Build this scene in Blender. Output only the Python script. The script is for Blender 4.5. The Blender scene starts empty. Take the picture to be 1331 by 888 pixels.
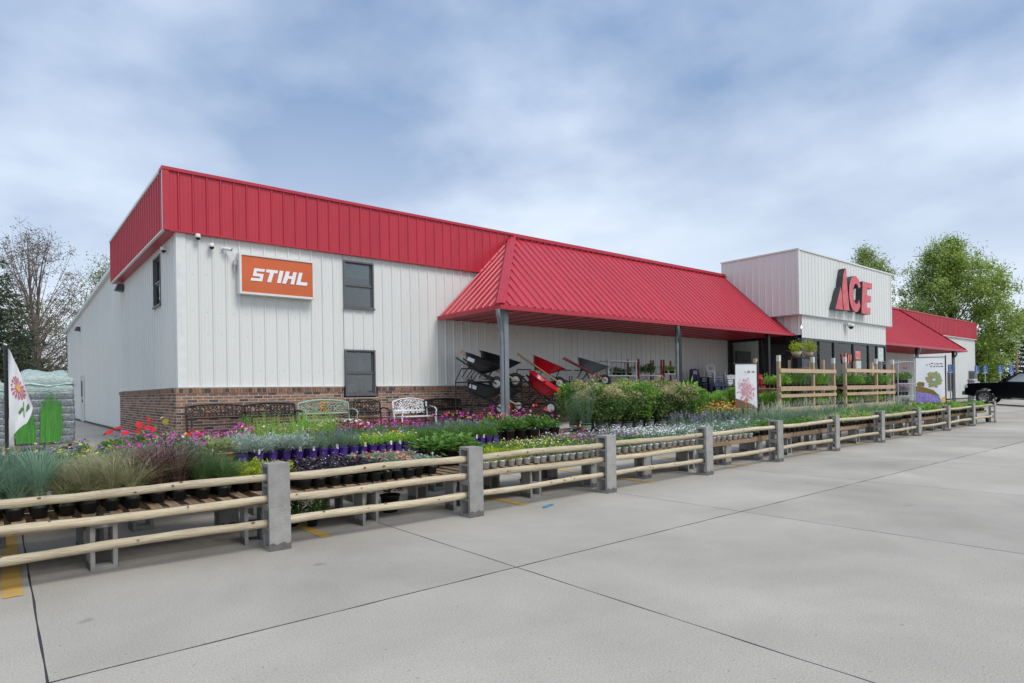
import bpy, math, random
from mathutils import Matrix, Vector
from math import sin, cos, pi, radians

# ------------------------------------------------------------------ camera, sky, sun, exposure
SC = bpy.context.scene
COL = SC.collection
CAM_H = 1.42
YAW, ROLL = radians(50.594), radians(-0.878)
fwd = Vector((cos(YAW), sin(YAW), 0)); rgt = Vector((sin(YAW), -cos(YAW), 0)); upv = Vector((0, 0, 1))
r2 = cos(ROLL) * rgt + sin(ROLL) * upv
u2 = -sin(ROLL) * rgt + cos(ROLL) * upv
cam = bpy.data.cameras.new('camera'); cam_o = bpy.data.objects.new('camera', cam); COL.objects.link(cam_o)
cam.sensor_width = 36; cam.lens = 811.56 * 36 / 1331; cam.shift_y = 65.465 / 1331
cam.clip_start = 0.05; cam.clip_end = 3000
mw = Matrix((r2, u2, -fwd)).transposed().to_4x4(); mw.translation = (0, 0, CAM_H)
cam_o.matrix_world = mw
SC.camera = cam_o

SUN_EL, SUN_AZ = radians(52), radians(-80)      # azimuth measured from +X towards +Y
world = bpy.data.worlds.new('World'); SC.world = world; world.use_nodes = True
nt = world.node_tree; nt.nodes.clear()
def wn(t, **k):
    n = nt.nodes.new(t)
    for a, b in k.items(): setattr(n, a, b)
    return n
sky = wn('ShaderNodeTexSky', sky_type='NISHITA', sun_disc=False, sun_elevation=SUN_EL, sun_rotation=radians(90) - SUN_AZ, dust_density=1.5)
bg1 = wn('ShaderNodeBackground'); bg1.inputs[1].default_value = 0.085
bg2 = wn('ShaderNodeBackground'); bg2.inputs[1].default_value = 0.86
mixs = wn('ShaderNodeMixShader'); out = wn('ShaderNodeOutputWorld')
tc = wn('ShaderNodeTexCoord'); sep = wn('ShaderNodeSeparateXYZ')
L = nt.links.new
L(tc.outputs['Generated'], sep.inputs[0])
zc = wn('ShaderNodeMath', operation='ADD'); zc.inputs[1].default_value = 0.22
zmx = wn('ShaderNodeMath', operation='MAXIMUM'); zmx.inputs[1].default_value = 0.0
L(sep.outputs[2], zmx.inputs[0]); L(zmx.outputs[0], zc.inputs[0])
dx = wn('ShaderNodeMath', operation='DIVIDE'); dy = wn('ShaderNodeMath', operation='DIVIDE')
L(sep.outputs[0], dx.inputs[0]); L(zc.outputs[0], dx.inputs[1]); L(sep.outputs[1], dy.inputs[0]); L(zc.outputs[0], dy.inputs[1])
cmb = wn('ShaderNodeCombineXYZ'); L(dx.outputs[0], cmb.inputs[0]); L(dy.outputs[0], cmb.inputs[1]); cmb.inputs[2].default_value = 3.1
n1 = wn('ShaderNodeTexNoise'); n1.inputs['Scale'].default_value = 0.7; n1.inputs['Detail'].default_value = 7; n1.inputs['Roughness'].default_value = 0.48; n1.inputs['Distortion'].default_value = 0.15
L(cmb.outputs[0], n1.inputs['Vector'])
# thin blue gaps: how much cloud covers the blue
rmp = wn('ShaderNodeValToRGB'); rmp.color_ramp.elements[0].position = 0.33; rmp.color_ramp.elements[0].color = (0.6, 0.6, 0.6, 1)
rmp.color_ramp.elements[1].position = 0.58; rmp.color_ramp.elements[1].color = (1, 1, 1, 1)
L(n1.outputs['Fac'], rmp.inputs[0])
# cloud brightness: grey bellies and pale tops, paler towards the horizon
n2 = wn('ShaderNodeTexNoise'); n2.inputs['Scale'].default_value = 1.3; n2.inputs['Detail'].default_value = 8; n2.inputs['Roughness'].default_value = 0.5
of = wn('ShaderNodeVectorMath', operation='ADD'); of.inputs[1].default_value = (8.1, 5.2, 0)
L(cmb.outputs[0], of.inputs[0]); L(of.outputs[0], n2.inputs['Vector'])
rc = wn('ShaderNodeValToRGB'); rc.color_ramp.elements[0].position = 0.375; rc.color_ramp.elements[0].color = (0.21, 0.30, 0.465, 1)
rc.color_ramp.elements[1].position = 0.60; rc.color_ramp.elements[1].color = (0.52, 0.60, 0.72, 1)
L(n2.outputs['Fac'], rc.inputs[0])
hz = wn('ShaderNodeMapRange'); hz.inputs[1].default_value = 0.0; hz.inputs[2].default_value = 0.42; hz.inputs[3].default_value = 0.85; hz.inputs[4].default_value = 0.0
L(sep.outputs[2], hz.inputs[0])
mxc = wn('ShaderNodeMix', data_type='RGBA'); L(hz.outputs[0], mxc.inputs[0]); L(rc.outputs[0], mxc.inputs[6]); mxc.inputs[7].default_value = (0.70, 0.75, 0.81, 1)
L(mxc.outputs[2], bg2.inputs[0])
mxf = wn('ShaderNodeMath', operation='MAXIMUM'); L(rmp.outputs[0], mxf.inputs[0]); L(hz.outputs[0], mxf.inputs[1])
L(sky.outputs[0], bg1.inputs[0]); L(mxf.outputs[0], mixs.inputs[0]); L(bg1.outputs[0], mixs.inputs[1]); L(bg2.outputs[0], mixs.inputs[2])
L(mixs.outputs[0], out.inputs[0])

sl = bpy.data.lights.new('sun', 'SUN'); sl.energy = 1.5; sl.angle = radians(26); sl.color = (1, 0.955, 0.89)
so = bpy.data.objects.new('sun', sl); COL.objects.link(so)
sd = Vector((cos(SUN_EL) * cos(SUN_AZ), cos(SUN_EL) * sin(SUN_AZ), sin(SUN_EL)))
so.rotation_euler = sd.to_track_quat('Z', 'Y').to_euler(); so.location = (0, -10, 30)
vs = SC.view_settings; vs.view_transform = 'Standard'; vs.look = 'None'; vs.gamma = 1.0; vs.use_curve_mapping = False
vs.exposure = 0.76

# ------------------------------------------------------------------ materials
MATS = {}
def mat(name, c, rough=0.6, var=0.0, c2=None, nscale=6.0, bump=0.0, bscale=60.0, spec=0.5, metal=0.0, objrand=0.0, island=0.0, trans=0.0, stretch=None, emit=None):
    """procedural principled material: noise blend c -> c2, per-object and per-leaf tone changes, fine bump"""
    if name in MATS: return MATS[name]
    m = bpy.data.materials.new(name); m.use_nodes = True
    t = m.node_tree; b = t.nodes['Principled BSDF']; lk = t.links.new
    b.inputs['Roughness'].default_value = rough; b.inputs['Metallic'].default_value = metal
    b.inputs['Specular IOR Level'].default_value = spec
    if emit: b.inputs['Emission Color'].default_value = (*emit[0], 1); b.inputs['Emission Strength'].default_value = emit[1]
    c = tuple(c); c2 = tuple(c2) if c2 else tuple(x * (1 - var) for x in c)
    tcn = t.nodes.new('ShaderNodeTexCoord'); vec = tcn.outputs['Object']
    if stretch:
        mp = t.nodes.new('ShaderNodeMapping'); mp.inputs['Scale'].default_value = stretch; lk(vec, mp.inputs[0]); vec = mp.outputs[0]
    n = t.nodes.new('ShaderNodeTexNoise'); n.inputs['Scale'].default_value = nscale; n.inputs['Detail'].default_value = 5; lk(vec, n.inputs['Vector'])
    fac = n.outputs['Fac']
    oi = None
    if objrand:
        oi = t.nodes.new('ShaderNodeObjectInfo')
    if island:
        g = t.nodes.new('ShaderNodeNewGeometry')
        mm = t.nodes.new('ShaderNodeMix'); mm.inputs[0].default_value = island; lk(fac, mm.inputs[2]); lk(g.outputs['Random Per Island'], mm.inputs[3]); fac = mm.outputs[0]
    else:
        r = t.nodes.new('ShaderNodeMapRange'); r.inputs[1].default_value = 0.32; r.inputs[2].default_value = 0.68; lk(fac, r.inputs[0]); fac = r.outputs[0]
    mx = t.nodes.new('ShaderNodeMix'); mx.data_type = 'RGBA'; mx.inputs[6].default_value = (*c, 1); mx.inputs[7].default_value = (*c2, 1)
    lk(fac, mx.inputs[0]); col = mx.outputs[2]
    if objrand:
        hs = t.nodes.new('ShaderNodeHueSaturation')
        mr = t.nodes.new('ShaderNodeMapRange'); mr.inputs[3].default_value = 1 - objrand; mr.inputs[4].default_value = 1 + objrand
        lk(oi.outputs['Random'], mr.inputs[0]); lk(mr.outputs[0], hs.inputs['Value']); lk(col, hs.inputs['Color']); col = hs.outputs[0]
    lk(col, b.inputs['Base Color'])
    if bump:
        n3 = t.nodes.new('ShaderNodeTexNoise'); n3.inputs['Scale'].default_value = bscale; n3.inputs['Detail'].default_value = 4; lk(vec, n3.inputs['Vector'])
        bp = t.nodes.new('ShaderNodeBump'); bp.inputs['Strength'].default_value = bump; bp.inputs['Distance'].default_value = 0.02; lk(n3.outputs['Fac'], bp.inputs['Height']); lk(bp.outputs[0], b.inputs['Normal'])
    if trans:
        tr = t.nodes.new('ShaderNodeBsdfTranslucent'); lk(col, tr.inputs[0]); ms = t.nodes.new('ShaderNodeMixShader'); ms.inputs[0].default_value = trans
        lk(b.outputs[0], ms.inputs[1]); lk(tr.outputs[0], ms.inputs[2]); lk(ms.outputs[0], t.nodes['Material Output'].inputs[0])
    MATS[name] = m
    return m
def glassmat(name, tint=(0.75, 0.8, 0.8), ior=1.5, rough=0.02):
    if name in MATS: return MATS[name]
    m = bpy.data.materials.new(name); m.use_nodes = True; t = m.node_tree; t.nodes.clear()
    o = t.nodes.new('ShaderNodeOutputMaterial'); a = t.nodes.new('ShaderNodeBsdfTransparent'); a.inputs[0].default_value = (*tint, 1)
    g = t.nodes.new('ShaderNodeBsdfGlossy'); g.inputs['Roughness'].default_value = rough
    f = t.nodes.new('ShaderNodeFresnel'); f.inputs[0].default_value = ior; x = t.nodes.new('ShaderNodeMixShader')
    t.links.new(f.outputs[0], x.inputs[0]); t.links.new(a.outputs[0], x.inputs[1]); t.links.new(g.outputs[0], x.inputs[2]); t.links.new(x.outputs[0], o.inputs[0])
    MATS[name] = m; return m
def M(n): return MATS[n]
mat('concrete', (0.455, 0.425, 0.378), 0.9, c2=(0.385, 0.36, 0.318), nscale=0.7, bump=0.35, bscale=160, spec=0.2, objrand=0.07)
def grit(m):
    # fine light and dark aggregate specks plus broad faint stains
    t = MATS[m].node_tree; b = t.nodes['Principled BSDF']; src = b.inputs['Base Color'].links[0].from_socket
    tcn = t.nodes.new('ShaderNodeTexCoord')
    v = t.nodes.new('ShaderNodeTexNoise'); v.inputs['Scale'].default_value = 95; v.inputs['Detail'].default_value = 3; v.inputs['Roughness'].default_value = .7
    t.links.new(tcn.outputs['Object'], v.inputs['Vector'])
    r = t.nodes.new('ShaderNodeMapRange'); r.inputs[1].default_value = .28; r.inputs[2].default_value = .72; r.inputs[3].default_value = .72; r.inputs[4].default_value = 1.26
    t.links.new(v.outputs['Fac'], r.inputs[0])
    w = t.nodes.new('ShaderNodeTexNoise'); w.inputs['Scale'].default_value = .33; w.inputs['Detail'].default_value = 7; w.inputs['Roughness'].default_value = .62; w.inputs['Distortion'].default_value = .6
    t.links.new(tcn.outputs['Object'], w.inputs['Vector'])
    r2_ = t.nodes.new('ShaderNodeMapRange'); r2_.inputs[1].default_value = .3; r2_.inputs[2].default_value = .7; r2_.inputs[3].default_value = .80; r2_.inputs[4].default_value = 1.08
    t.links.new(w.outputs['Fac'], r2_.inputs[0])
    # hairline cracks
    c = t.nodes.new('ShaderNodeTexVoronoi'); c.feature = 'DISTANCE_TO_EDGE'; c.inputs['Scale'].default_value = .42
    ds = t.nodes.new('ShaderNodeVectorMath'); ds.operation = 'MULTIPLY_ADD'; nn_ = t.nodes.new('ShaderNodeTexNoise'); nn_.inputs['Scale'].default_value = 2.2; nn_.inputs['Detail'].default_value = 6
    t.links.new(tcn.outputs['Object'], nn_.inputs['Vector']); t.links.new(nn_.outputs['Color'], ds.inputs[0]); ds.inputs[1].default_value = (.55, .55, 0); t.links.new(tcn.outputs['Object'], ds.inputs[2]); t.links.new(ds.outputs[0], c.inputs['Vector'])
    cr = t.nodes.new('ShaderNodeMapRange'); cr.inputs[1].default_value = .0; cr.inputs[2].default_value = .0022; cr.inputs[3].default_value = .62; cr.inputs[4].default_value = 1.0
    t.links.new(c.outputs['Distance'], cr.inputs[0])
    gate = t.nodes.new('ShaderNodeMapRange'); gate.inputs[1].default_value = .52; gate.inputs[2].default_value = .6; t.links.new(w.outputs['Fac'], gate.inputs[0])
    mg = t.nodes.new('ShaderNodeMix'); t.links.new(gate.outputs[0], mg.inputs[0]); mg.inputs[2].default_value = 1.0; t.links.new(cr.outputs[0], mg.inputs[3])
    m1 = t.nodes.new('ShaderNodeMath'); m1.operation = 'MULTIPLY'; t.links.new(r.outputs[0], m1.inputs[0]); t.links.new(r2_.outputs[0], m1.inputs[1])
    m2 = t.nodes.new('ShaderNodeMath'); m2.operation = 'MULTIPLY'; t.links.new(m1.outputs[0], m2.inputs[0]); t.links.new(mg.outputs[0], m2.inputs[1])
    # scattered drips and dirt flecks
    vo = t.nodes.new('ShaderNodeTexVoronoi'); vo.inputs['Scale'].default_value = 1.15; t.links.new(ds.outputs[0], vo.inputs['Vector'])
    sx = t.nodes.new('ShaderNodeSeparateColor'); t.links.new(vo.outputs['Color'], sx.inputs[0])
    sz = t.nodes.new('ShaderNodeMath'); sz.operation = 'MULTIPLY'; sz.inputs[1].default_value = .085; t.links.new(sx.outputs[0], sz.inputs[0])
    dd = t.nodes.new('ShaderNodeMath'); dd.operation = 'DIVIDE'; t.links.new(vo.outputs['Distance'], dd.inputs[0]); t.links.new(sz.outputs[0], dd.inputs[1])
    dr = t.nodes.new('ShaderNodeMapRange'); dr.inputs[1].default_value = .55; dr.inputs[2].default_value = 1.25; dr.inputs[3].default_value = .74; dr.inputs[4].default_value = 1.0; t.links.new(dd.outputs[0], dr.inputs[0])
    fl_ = t.nodes.new('ShaderNodeTexNoise'); fl_.inputs['Scale'].default_value = 26; fl_.inputs['Detail'].default_value = 2; t.links.new(tcn.outputs['Object'], fl_.inputs['Vector'])
    fr_ = t.nodes.new('ShaderNodeMapRange'); fr_.inputs[1].default_value = .24; fr_.inputs[2].default_value = .30; fr_.inputs[3].default_value = .62; fr_.inputs[4].default_value = 1.0; t.links.new(fl_.outputs['Fac'], fr_.inputs[0])
    m3 = t.nodes.new('ShaderNodeMath'); m3.operation = 'MULTIPLY'; t.links.new(dr.outputs[0], m3.inputs[0]); t.links.new(fr_.outputs[0], m3.inputs[1])
    m4 = t.nodes.new('ShaderNodeMath'); m4.operation = 'MULTIPLY'; t.links.new(m2.outputs[0], m4.inputs[0]); t.links.new(m3.outputs[0], m4.inputs[1]); m2 = m4
    x = t.nodes.new('ShaderNodeVectorMath'); x.operation = 'SCALE'; t.links.new(src, x.inputs[0]); t.links.new(m2.outputs[0], x.inputs['Scale']); t.links.new(x.outputs[0], b.inputs['Base Color'])
grit('concrete')
mat('joint', (0.035, 0.035, 0.035), 0.95)
mat('outer_ground', (0.38, 0.36, 0.32), 0.95, c2=(0.27, 0.26, 0.24), nscale=0.25, bump=0.2, bscale=40, spec=0.2)
mat('sidewalk', (0.46, 0.45, 0.42), 0.9, var=0.2, nscale=2, bump=0.2, spec=0.2)
mat('grass', (0.06, 0.11, 0.025), 0.9, c2=(0.1, 0.12, 0.04), nscale=0.8)
mat('white_steel', (0.66, 0.665, 0.635), 0.42, c2=(0.635, 0.64, 0.612), nscale=0.9, spec=0.45, stretch=(1, 1, 0.25), objrand=0.02)
mat('white_trim', (0.68, 0.685, 0.66), 0.4, var=0.1)
mat('red_steel', (0.47, 0.018, 0.038), 0.40, c2=(0.38, 0.014, 0.030), nscale=1.2, spec=0.55, objrand=0.04, stretch=(1, 1, 0.3))
mat('red_trim', (0.45, 0.02, 0.04), 0.38, var=0.15)
mat('mortar', (0.58, 0.53, 0.48), 0.95, var=0.2, nscale=8)
for i, (a, b) in enumerate([((0.35, 0.195, 0.125), (0.28, 0.155, 0.10)), ((0.26, 0.15, 0.11), (0.20, 0.115, 0.085)), ((0.125, 0.095, 0.09), (0.085, 0.065, 0.062)), ((0.40, 0.235, 0.15), (0.31, 0.18, 0.115))]):
    mat('brick%d' % i, a, 0.9, c2=b, nscale=14, bump=0.3, bscale=80, objrand=0.15, spec=0.2)
mat('dark_frame', (0.055, 0.058, 0.06), 0.45, var=0.2)
mat('win_frame', (0.11, 0.115, 0.12), 0.5, var=0.2)
mat('black_metal', (0.012, 0.012, 0.013), 0.4, var=0.3)
mat('grey_steel', (0.17, 0.19, 0.21), 0.42, c2=(0.24, 0.26, 0.28), metal=0.35, nscale=3)
mat('galv', (0.5, 0.51, 0.52), 0.4, var=0.2, metal=0.5, nscale=10)
mat('interior', (0.34, 0.35, 0.34), 0.9, var=0.1)
mat('interior_dark', (0.05, 0.052, 0.055), 0.9, var=0.3, nscale=1.5)
mat('blind', (0.45, 0.46, 0.46), 0.7, var=0.1)
mat('lamp_on', (1, 1, 1), 0.5, emit=((1, 0.97, 0.9), 14.0))
mat('cmu', (0.37, 0.36, 0.34), 0.92, c2=(0.29, 0.28, 0.265), nscale=9, bump=0.5, bscale=130, objrand=0.1, spec=0.15)
mat('cmu_wet', (0.17, 0.16, 0.15), 0.92, var=0.25, nscale=20, bump=0.5, bscale=130, spec=0.15)
mat('rail_wood', (0.58, 0.50, 0.36), 0.85, c2=(0.42, 0.345, 0.235), nscale=9, bump=0.6, bscale=22, objrand=0.12, stretch=(0.5, 6, 6), spec=0.15)
mat('knot', (0.16, 0.08, 0.035), 0.8, var=0.3)
mat('pallet_wood', (0.36, 0.26, 0.17), 0.85, c2=(0.25, 0.17, 0.11), nscale=5, bump=0.3, bscale=40, objrand=0.25, stretch=(0.6, 6, 6), spec=0.2)
mat('fresh_wood', (0.56, 0.41, 0.28), 0.8, c2=(0.44, 0.31, 0.20), nscale=5, bump=0.2, bscale=40, objrand=0.12, stretch=(4, 4, 0.6), spec=0.2)
mat('yellow_paint', (0.62, 0.36, 0.035), 0.85, c2=(0.45, 0.32, 0.14), nscale=9)
mat('pot_black', (0.018, 0.019, 0.021), 0.42, var=0.3, objrand=0.3)
mat('pot_purple', (0.075, 0.03, 0.23), 0.45, var=0.2, objrand=0.2)
mat('pot_white', (0.76, 0.76, 0.75), 0.5, var=0.12)
mat('pot_grey', (0.10, 0.105, 0.10), 0.5, var=0.3)
mat('pot_terra', (0.45, 0.2, 0.1), 0.8, var=0.2)
mat('soil', (0.03, 0.022, 0.016), 0.95, var=0.4, nscale=40)
mat('tag_white', (0.78, 0.78, 0.78), 0.5)
mat('tag_orange', (0.75, 0.28, 0.08), 0.5, c2=(0.7, 0.6, 0.5), nscale=30)
mat('tag_violet', (0.25, 0.1, 0.4), 0.5, c2=(0.6, 0.5, 0.6), nscale=30)

# ------------------------------------------------------------------ mesh helpers
class MB:
    def __init__(s): s.v, s.f, s.m, s.sm = [], [], [], []
    def add(s, vs, fs, mi=0, smooth=False):
        o = len(s.v); s.v += [tuple(p) for p in vs]
        for f in fs: s.f.append(tuple(i + o for i in f)); s.m.append(mi); s.sm.append(smooth)
    def box(s, lo, hi, mi=0, mx=None):
        x0, y0, z0 = lo; x1, y1, z1 = hi
        p = [(x0, y0, z0), (x1, y0, z0), (x1, y1, z0), (x0, y1, z0), (x0, y0, z1), (x1, y0, z1), (x1, y1, z1), (x0, y1, z1)]
        if mx is not None: p = [mx @ Vector(q) for q in p]
        s.add(p, [(0, 3, 2, 1), (4, 5, 6, 7), (0, 1, 5, 4), (1, 2, 6, 5), (2, 3, 7, 6), (3, 0, 4, 7)], mi)
    def cbox(s, c, size, mi=0, mx=None):
        s.box([c[i] - size[i] / 2 for i in range(3)], [c[i] + size[i] / 2 for i in range(3)], mi, mx)
    def bar(s, a, b, w, h, mi=0):
        a, b = Vector(a), Vector(b); d = b - a; l = d.length; q = d.to_track_quat('X', 'Z').to_matrix().to_4x4(); q.translation = a
        s.box((0, -w / 2, -h / 2), (l, w / 2, h / 2), mi, q)
    def tube(s, pts, r, n=8, mi=0, cap=True, smooth=True):
        pts = [Vector(p) for p in pts]; k = len(pts); rr = r if isinstance(r, (list, tuple)) else [r] * k
        vs = []; up = None
        for i, p in enumerate(pts):
            d = (pts[min(i + 1, k - 1)] - pts[max(i - 1, 0)])
            d = d.normalized() if d.length > 1e-9 else Vector((0, 0, 1))
            if up is None: up = Vector((0, 0, 1)) if abs(d.z) < 0.9 else Vector((1, 0, 0))
            a = d.cross(up)
            if a.length < 1e-4: a = d.cross(Vector((0.3, 0.9, 0.2)))
            a.normalize(); b = a.cross(d); up = b
            vs += [p + rr[i] * (cos(2 * pi * j / n) * a + sin(2 * pi * j / n) * b) for j in range(n)]
        fs = [(i * n + j, i * n + (j + 1) % n, (i + 1) * n + (j + 1) % n, (i + 1) * n + j) for i in range(k - 1) for j in range(n)]
        s.add(vs, fs, mi, smooth)
        if cap:
            s.add(vs[:n], [tuple(range(n))[::-1]], mi); s.add(vs[-n:], [tuple(range(n))], mi)
    def lathe(s, prof, n=12, mi=0, c=(0, 0, 0), smooth=True, square=False):
        vs = []
        for r, z in prof:
            for j in range(n):
                a = 2 * pi * (j + 0.5) / n; k = r
                if square: k = r / max(abs(cos(a)), abs(sin(a)))
                vs.append((c[0] + k * cos(a), c[1] + k * sin(a), c[2] + z))
        fs = [(i * n + j, i * n + (j + 1) % n, (i + 1) * n + (j + 1) % n, (i + 1) * n + j) for i in range(len(prof) - 1) for j in range(n)]
        s.add(vs, fs, mi, smooth)
    def disc(s, r, z, n=12, mi=0, c=(0, 0)):
        s.add([(c[0] + r * cos(2 * pi * (j + 0.5) / n), c[1] + r * sin(2 * pi * (j + 0.5) / n), z) for j in range(n)], [tuple(range(n))], mi)
    def prism(s, poly, y0, y1, mi=0, side=None, fn=None):
        """polygon in (x,z) extruded from y0 (front) to y1"""
        k = len(poly); fn = fn or (lambda x, y, z: (x, y, z))
        a = [fn(x, y0, z) for x, z in poly]; b = [fn(x, y1, z) for x, z in poly]
        s.add(a, [tuple(range(k))], mi); s.add(b, [tuple(range(k))[::-1]], mi if side is None else side)
        s.add(a + b, [(i, i + k, (i + 1) % k + k, (i + 1) % k) for i in range(k)], mi if side is None else side)
    def mesh(s, name, mats):
        me = bpy.data.meshes.new(name); me.from_pydata(s.v, [], s.f)
        for m in mats: me.materials.append(MATS[m] if isinstance(m, str) else m)
        me.polygons.foreach_set('material_index', s.m); me.polygons.foreach_set('use_smooth', s.sm)
        me.update(); return me
WMI = {}
def obj(name, me, parent=None, mx=None, local=False):
    """link a mesh object; mx is the world matrix (or the matrix relative to the parent if local)"""
    o = bpy.data.objects.new(name, me); COL.objects.link(o)
    mx = mx if mx is not None else Matrix()
    if parent is not None:
        o.parent = parent
        if not local: o.matrix_parent_inverse = WMI[parent.name].inverted()
        WMI[o.name] = mx if not local else WMI[parent.name] @ mx
    else: WMI[o.name] = mx
    o.matrix_basis = mx
    return o
def T(x, y, z, rz=0.0, s=1.0): return Matrix.Translation((x, y, z)) @ Matrix.Rotation(rz, 4, 'Z') @ Matrix.Scale(s, 4)
def empty(name, mx):
    o = obj(name, None, None, mx); o.empty_display_size = 0.1; return o
def tag(o, label, cat, group=None):
    o['label'] = label; o['category'] = cat
    if group: o['group'] = group
    return o
def struct(o, kind='structure'): o['kind'] = kind; return o
def copy_tree(o, mx, parent=None):
    c = o.copy(); COL.objects.link(c); c.parent = parent
    if parent is None:
        c.matrix_basis = mx; WMI[c.name] = mx
    else: WMI[c.name] = WMI[parent.name] @ o.matrix_parent_inverse @ o.matrix_basis
    for ch in list(o.children): copy_tree(ch, None, c)
    return c
def bez(a, b, c, n): return [(1 - t) ** 2 * Vector(a) + 2 * t * (1 - t) * Vector(b) + t * t * Vector(c) for t in [i / n for i in range(n + 1)]]

# ------------------------------------------------------------------ ground: the lot rises 0.28 m from the fence to the store
GZ = 0.284
def gh(y):
    t = min(1, max(0, (y - 7.0) / 6.0)); return GZ * t * t * (3 - 2 * t)
b = MB()
ys = [-60, -20, 0, 7] + [7 + 0.5 * i for i in range(1, 13)] + [20, 40, 80, 150, 400]
xs = [-300, -60, -12, 0, 20, 50, 66, 90, 400]
vs = [(x, y, gh(y) - 0.03) for y in ys for x in xs]; k = len(xs)
b.add(vs, [(j * k + i, j * k + i + 1, (j + 1) * k + i + 1, (j + 1) * k + i) for j in range(len(ys) - 1) for i in range(k - 1)], 0)
ground = struct(obj('ground', b.mesh('ground', ['outer_ground'])))
# joint filler just under the slabs, then the slabs themselves
X_J = [-13.3, -9.9, -6.55, -3.2, 0.17, 3.22, 6.6, 10.05, 13.5, 17.0, 20.5, 24.0, 27.5, 31.0, 34.5, 38.0, 42.0, 46.0, 50.0, 54.0, 58.0, 62.0]
Y_J = [-8.5, -4.4, -0.2, 3.9, 8.2, 12.3]
lot = struct(obj('parking_lot', None)); lot.empty_display_size = 0.1
b = MB()
yy = [-8.5, 7] + [7 + 0.5 * i for i in range(1, 12)]
vs = [(x, y, gh(y) - 0.002) for y in yy for x in (X_J[0], X_J[-1])]
b.add(vs, [(2 * i, 2 * i + 1, 2 * i + 3, 2 * i + 2) for i in range(len(yy) - 1)])
obj('joint_filler', b.mesh('joint_filler', ['joint']), lot)
rnd = random.Random(5)
for j in range(len(Y_J) - 1):
    for i in range(len(X_J) - 1):
        g = 0.0065 if X_J[i] < 14 else 0.009; gy = 0.0095 if X_J[i] < 14 else 0.016
        x0, x1, y0, y1 = X_J[i] + g, X_J[i + 1] - g, Y_J[j] + gy, Y_J[j + 1] - gy
        n = 16; b = MB(); mm = 16
        def jit(u): return 0.0022 * sin(u * 7.3 + i * 2.1 + j) + 0.0018 * sin(u * 19.1 + j * 3.3) + rnd.uniform(-.0012, .0012)
        vs = []
        for r in range(n + 1):
            y = y0 + (y1 - y0) * r / n
            for c in range(mm + 1):
                x = x0 + (x1 - x0) * c / mm
                px = x + (jit(y) if c in (0, mm) else 0); py = y + (jit(x) if r in (0, n) else 0)
                vs.append((px, py, gh(y)))
        kk = mm + 1
        fs = [(r * kk + c, r * kk + c + 1, (r + 1) * kk + c + 1, (r + 1) * kk + c) for r in range(n) for c in range(mm)]
        b.add(vs, fs)
        ring = [c for c in range(kk)] + [r * kk + mm for r in range(1, n + 1)] + [n * kk + c for c in range(mm - 1, -1, -1)] + [r * kk for r in range(n - 1, 0, -1)]
        rv = [vs[q] for q in ring]; lv = [(p[0], p[1], p[2] - 0.02) for p in rv]; q = len(ring)
        b.add(rv + lv, [(u, (u + 1) % q, (u + 1) % q + q, u + q) for u in range(q)])
        obj('concrete_slab', b.mesh('concrete_slab', ['concrete']), lot)
# painted bay lines (worn yellow)
b = None
for (xa, ya, xb, yb) in [(0.0, 5.75, 0.12, 8.6), (2.45, 6.0, 2.57, 8.0), (5.02, 5.95, 5.14, 8.0), (7.65, 6.0, 7.77, 8.1), (10.55, 6.1, 10.67, 8.1), (13.4, 6.0, 13.52, 8.1), (16.3, 6.2, 16.42, 8.1), (19.2, 6.3, 19.32, 8.1), (29.4, 5.2, 29.55, 8.0), (32.3, 5.2, 32.45, 8.0)]:
    b = MB(); nn = 8; vs = []
    for q in range(nn + 1):
        y = ya + (yb - ya) * q / nn; w = 0.006 * sin(q * 5.1 + xa)
        vs += [(xa + w, y, gh(y) + 0.004), (xb + w * 0.7, y, gh(y) + 0.004)]
    b.add(vs, [(2 * q, 2 * q + 1, 2 * q + 3, 2 * q + 2) for q in range(nn)])
    struct(obj('painted_line', b.mesh('painted_line', ['yellow_paint'])))
# raised walk along the store front
b = MB(); b.box((3.0, 12.42, GZ - 0.3), (51.5, 16.2, GZ + 0.06)); struct(obj('sidewalk', b.mesh('sidewalk', ['sidewalk'])))
b = MB(); b.box((-300, 75, GZ - 0.2), (100, 300, GZ + 0.02)); struct(obj('lawn', b.mesh('lawn', ['grass'])))
b = MB(); b.box((72, -60, 0.0), (300, 74, GZ + 0.03)); struct(obj('lawn', b.mesh('lawn', ['grass'])))
# ------------------------------------------------------------------ the store
XC, YF = 3.264, 16.233
ZB, ZPB, ZPT = 1.64, 5.30, 6.69
YC, ZCE = 13.15, 3.72
XFAR = 65.1
store = tag(empty('store_building', T(XC, YF, GZ)), 'long white steel store with red parapet, red canopies and brick base', 'building')
SHEETS = {}
def prof(w, u0, h):
    pts = []
    P = 0.3048
    k0 = int(math.floor(u0 / P)) - 1; k1 = int(math.ceil((u0 + w) / P)) + 1
    for k in range(k0, k1 + 1):
        c = k * P
        for du, hh in ((-0.034, 0), (-0.013, h), (0.013, h), (0.034, 0), (0.094, 0), (0.1, h * 0.14), (0.118, h * 0.14), (0.124, 0), (0.186, 0), (0.192, h * 0.14), (0.21, h * 0.14), (0.216, 0)):
            u = c + du - u0
            if 0.0005 < u < w - 0.0005: pts.append((u, hh))
    def at(u):
        x = (u + u0 + P / 2) % P - P / 2
        x = abs(x)
        return h if x <= 0.013 else (0 if x >= 0.034 else h * (0.034 - x) / 0.021)
    return [(0, at(0))] + pts + [(w, at(w))]
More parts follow.
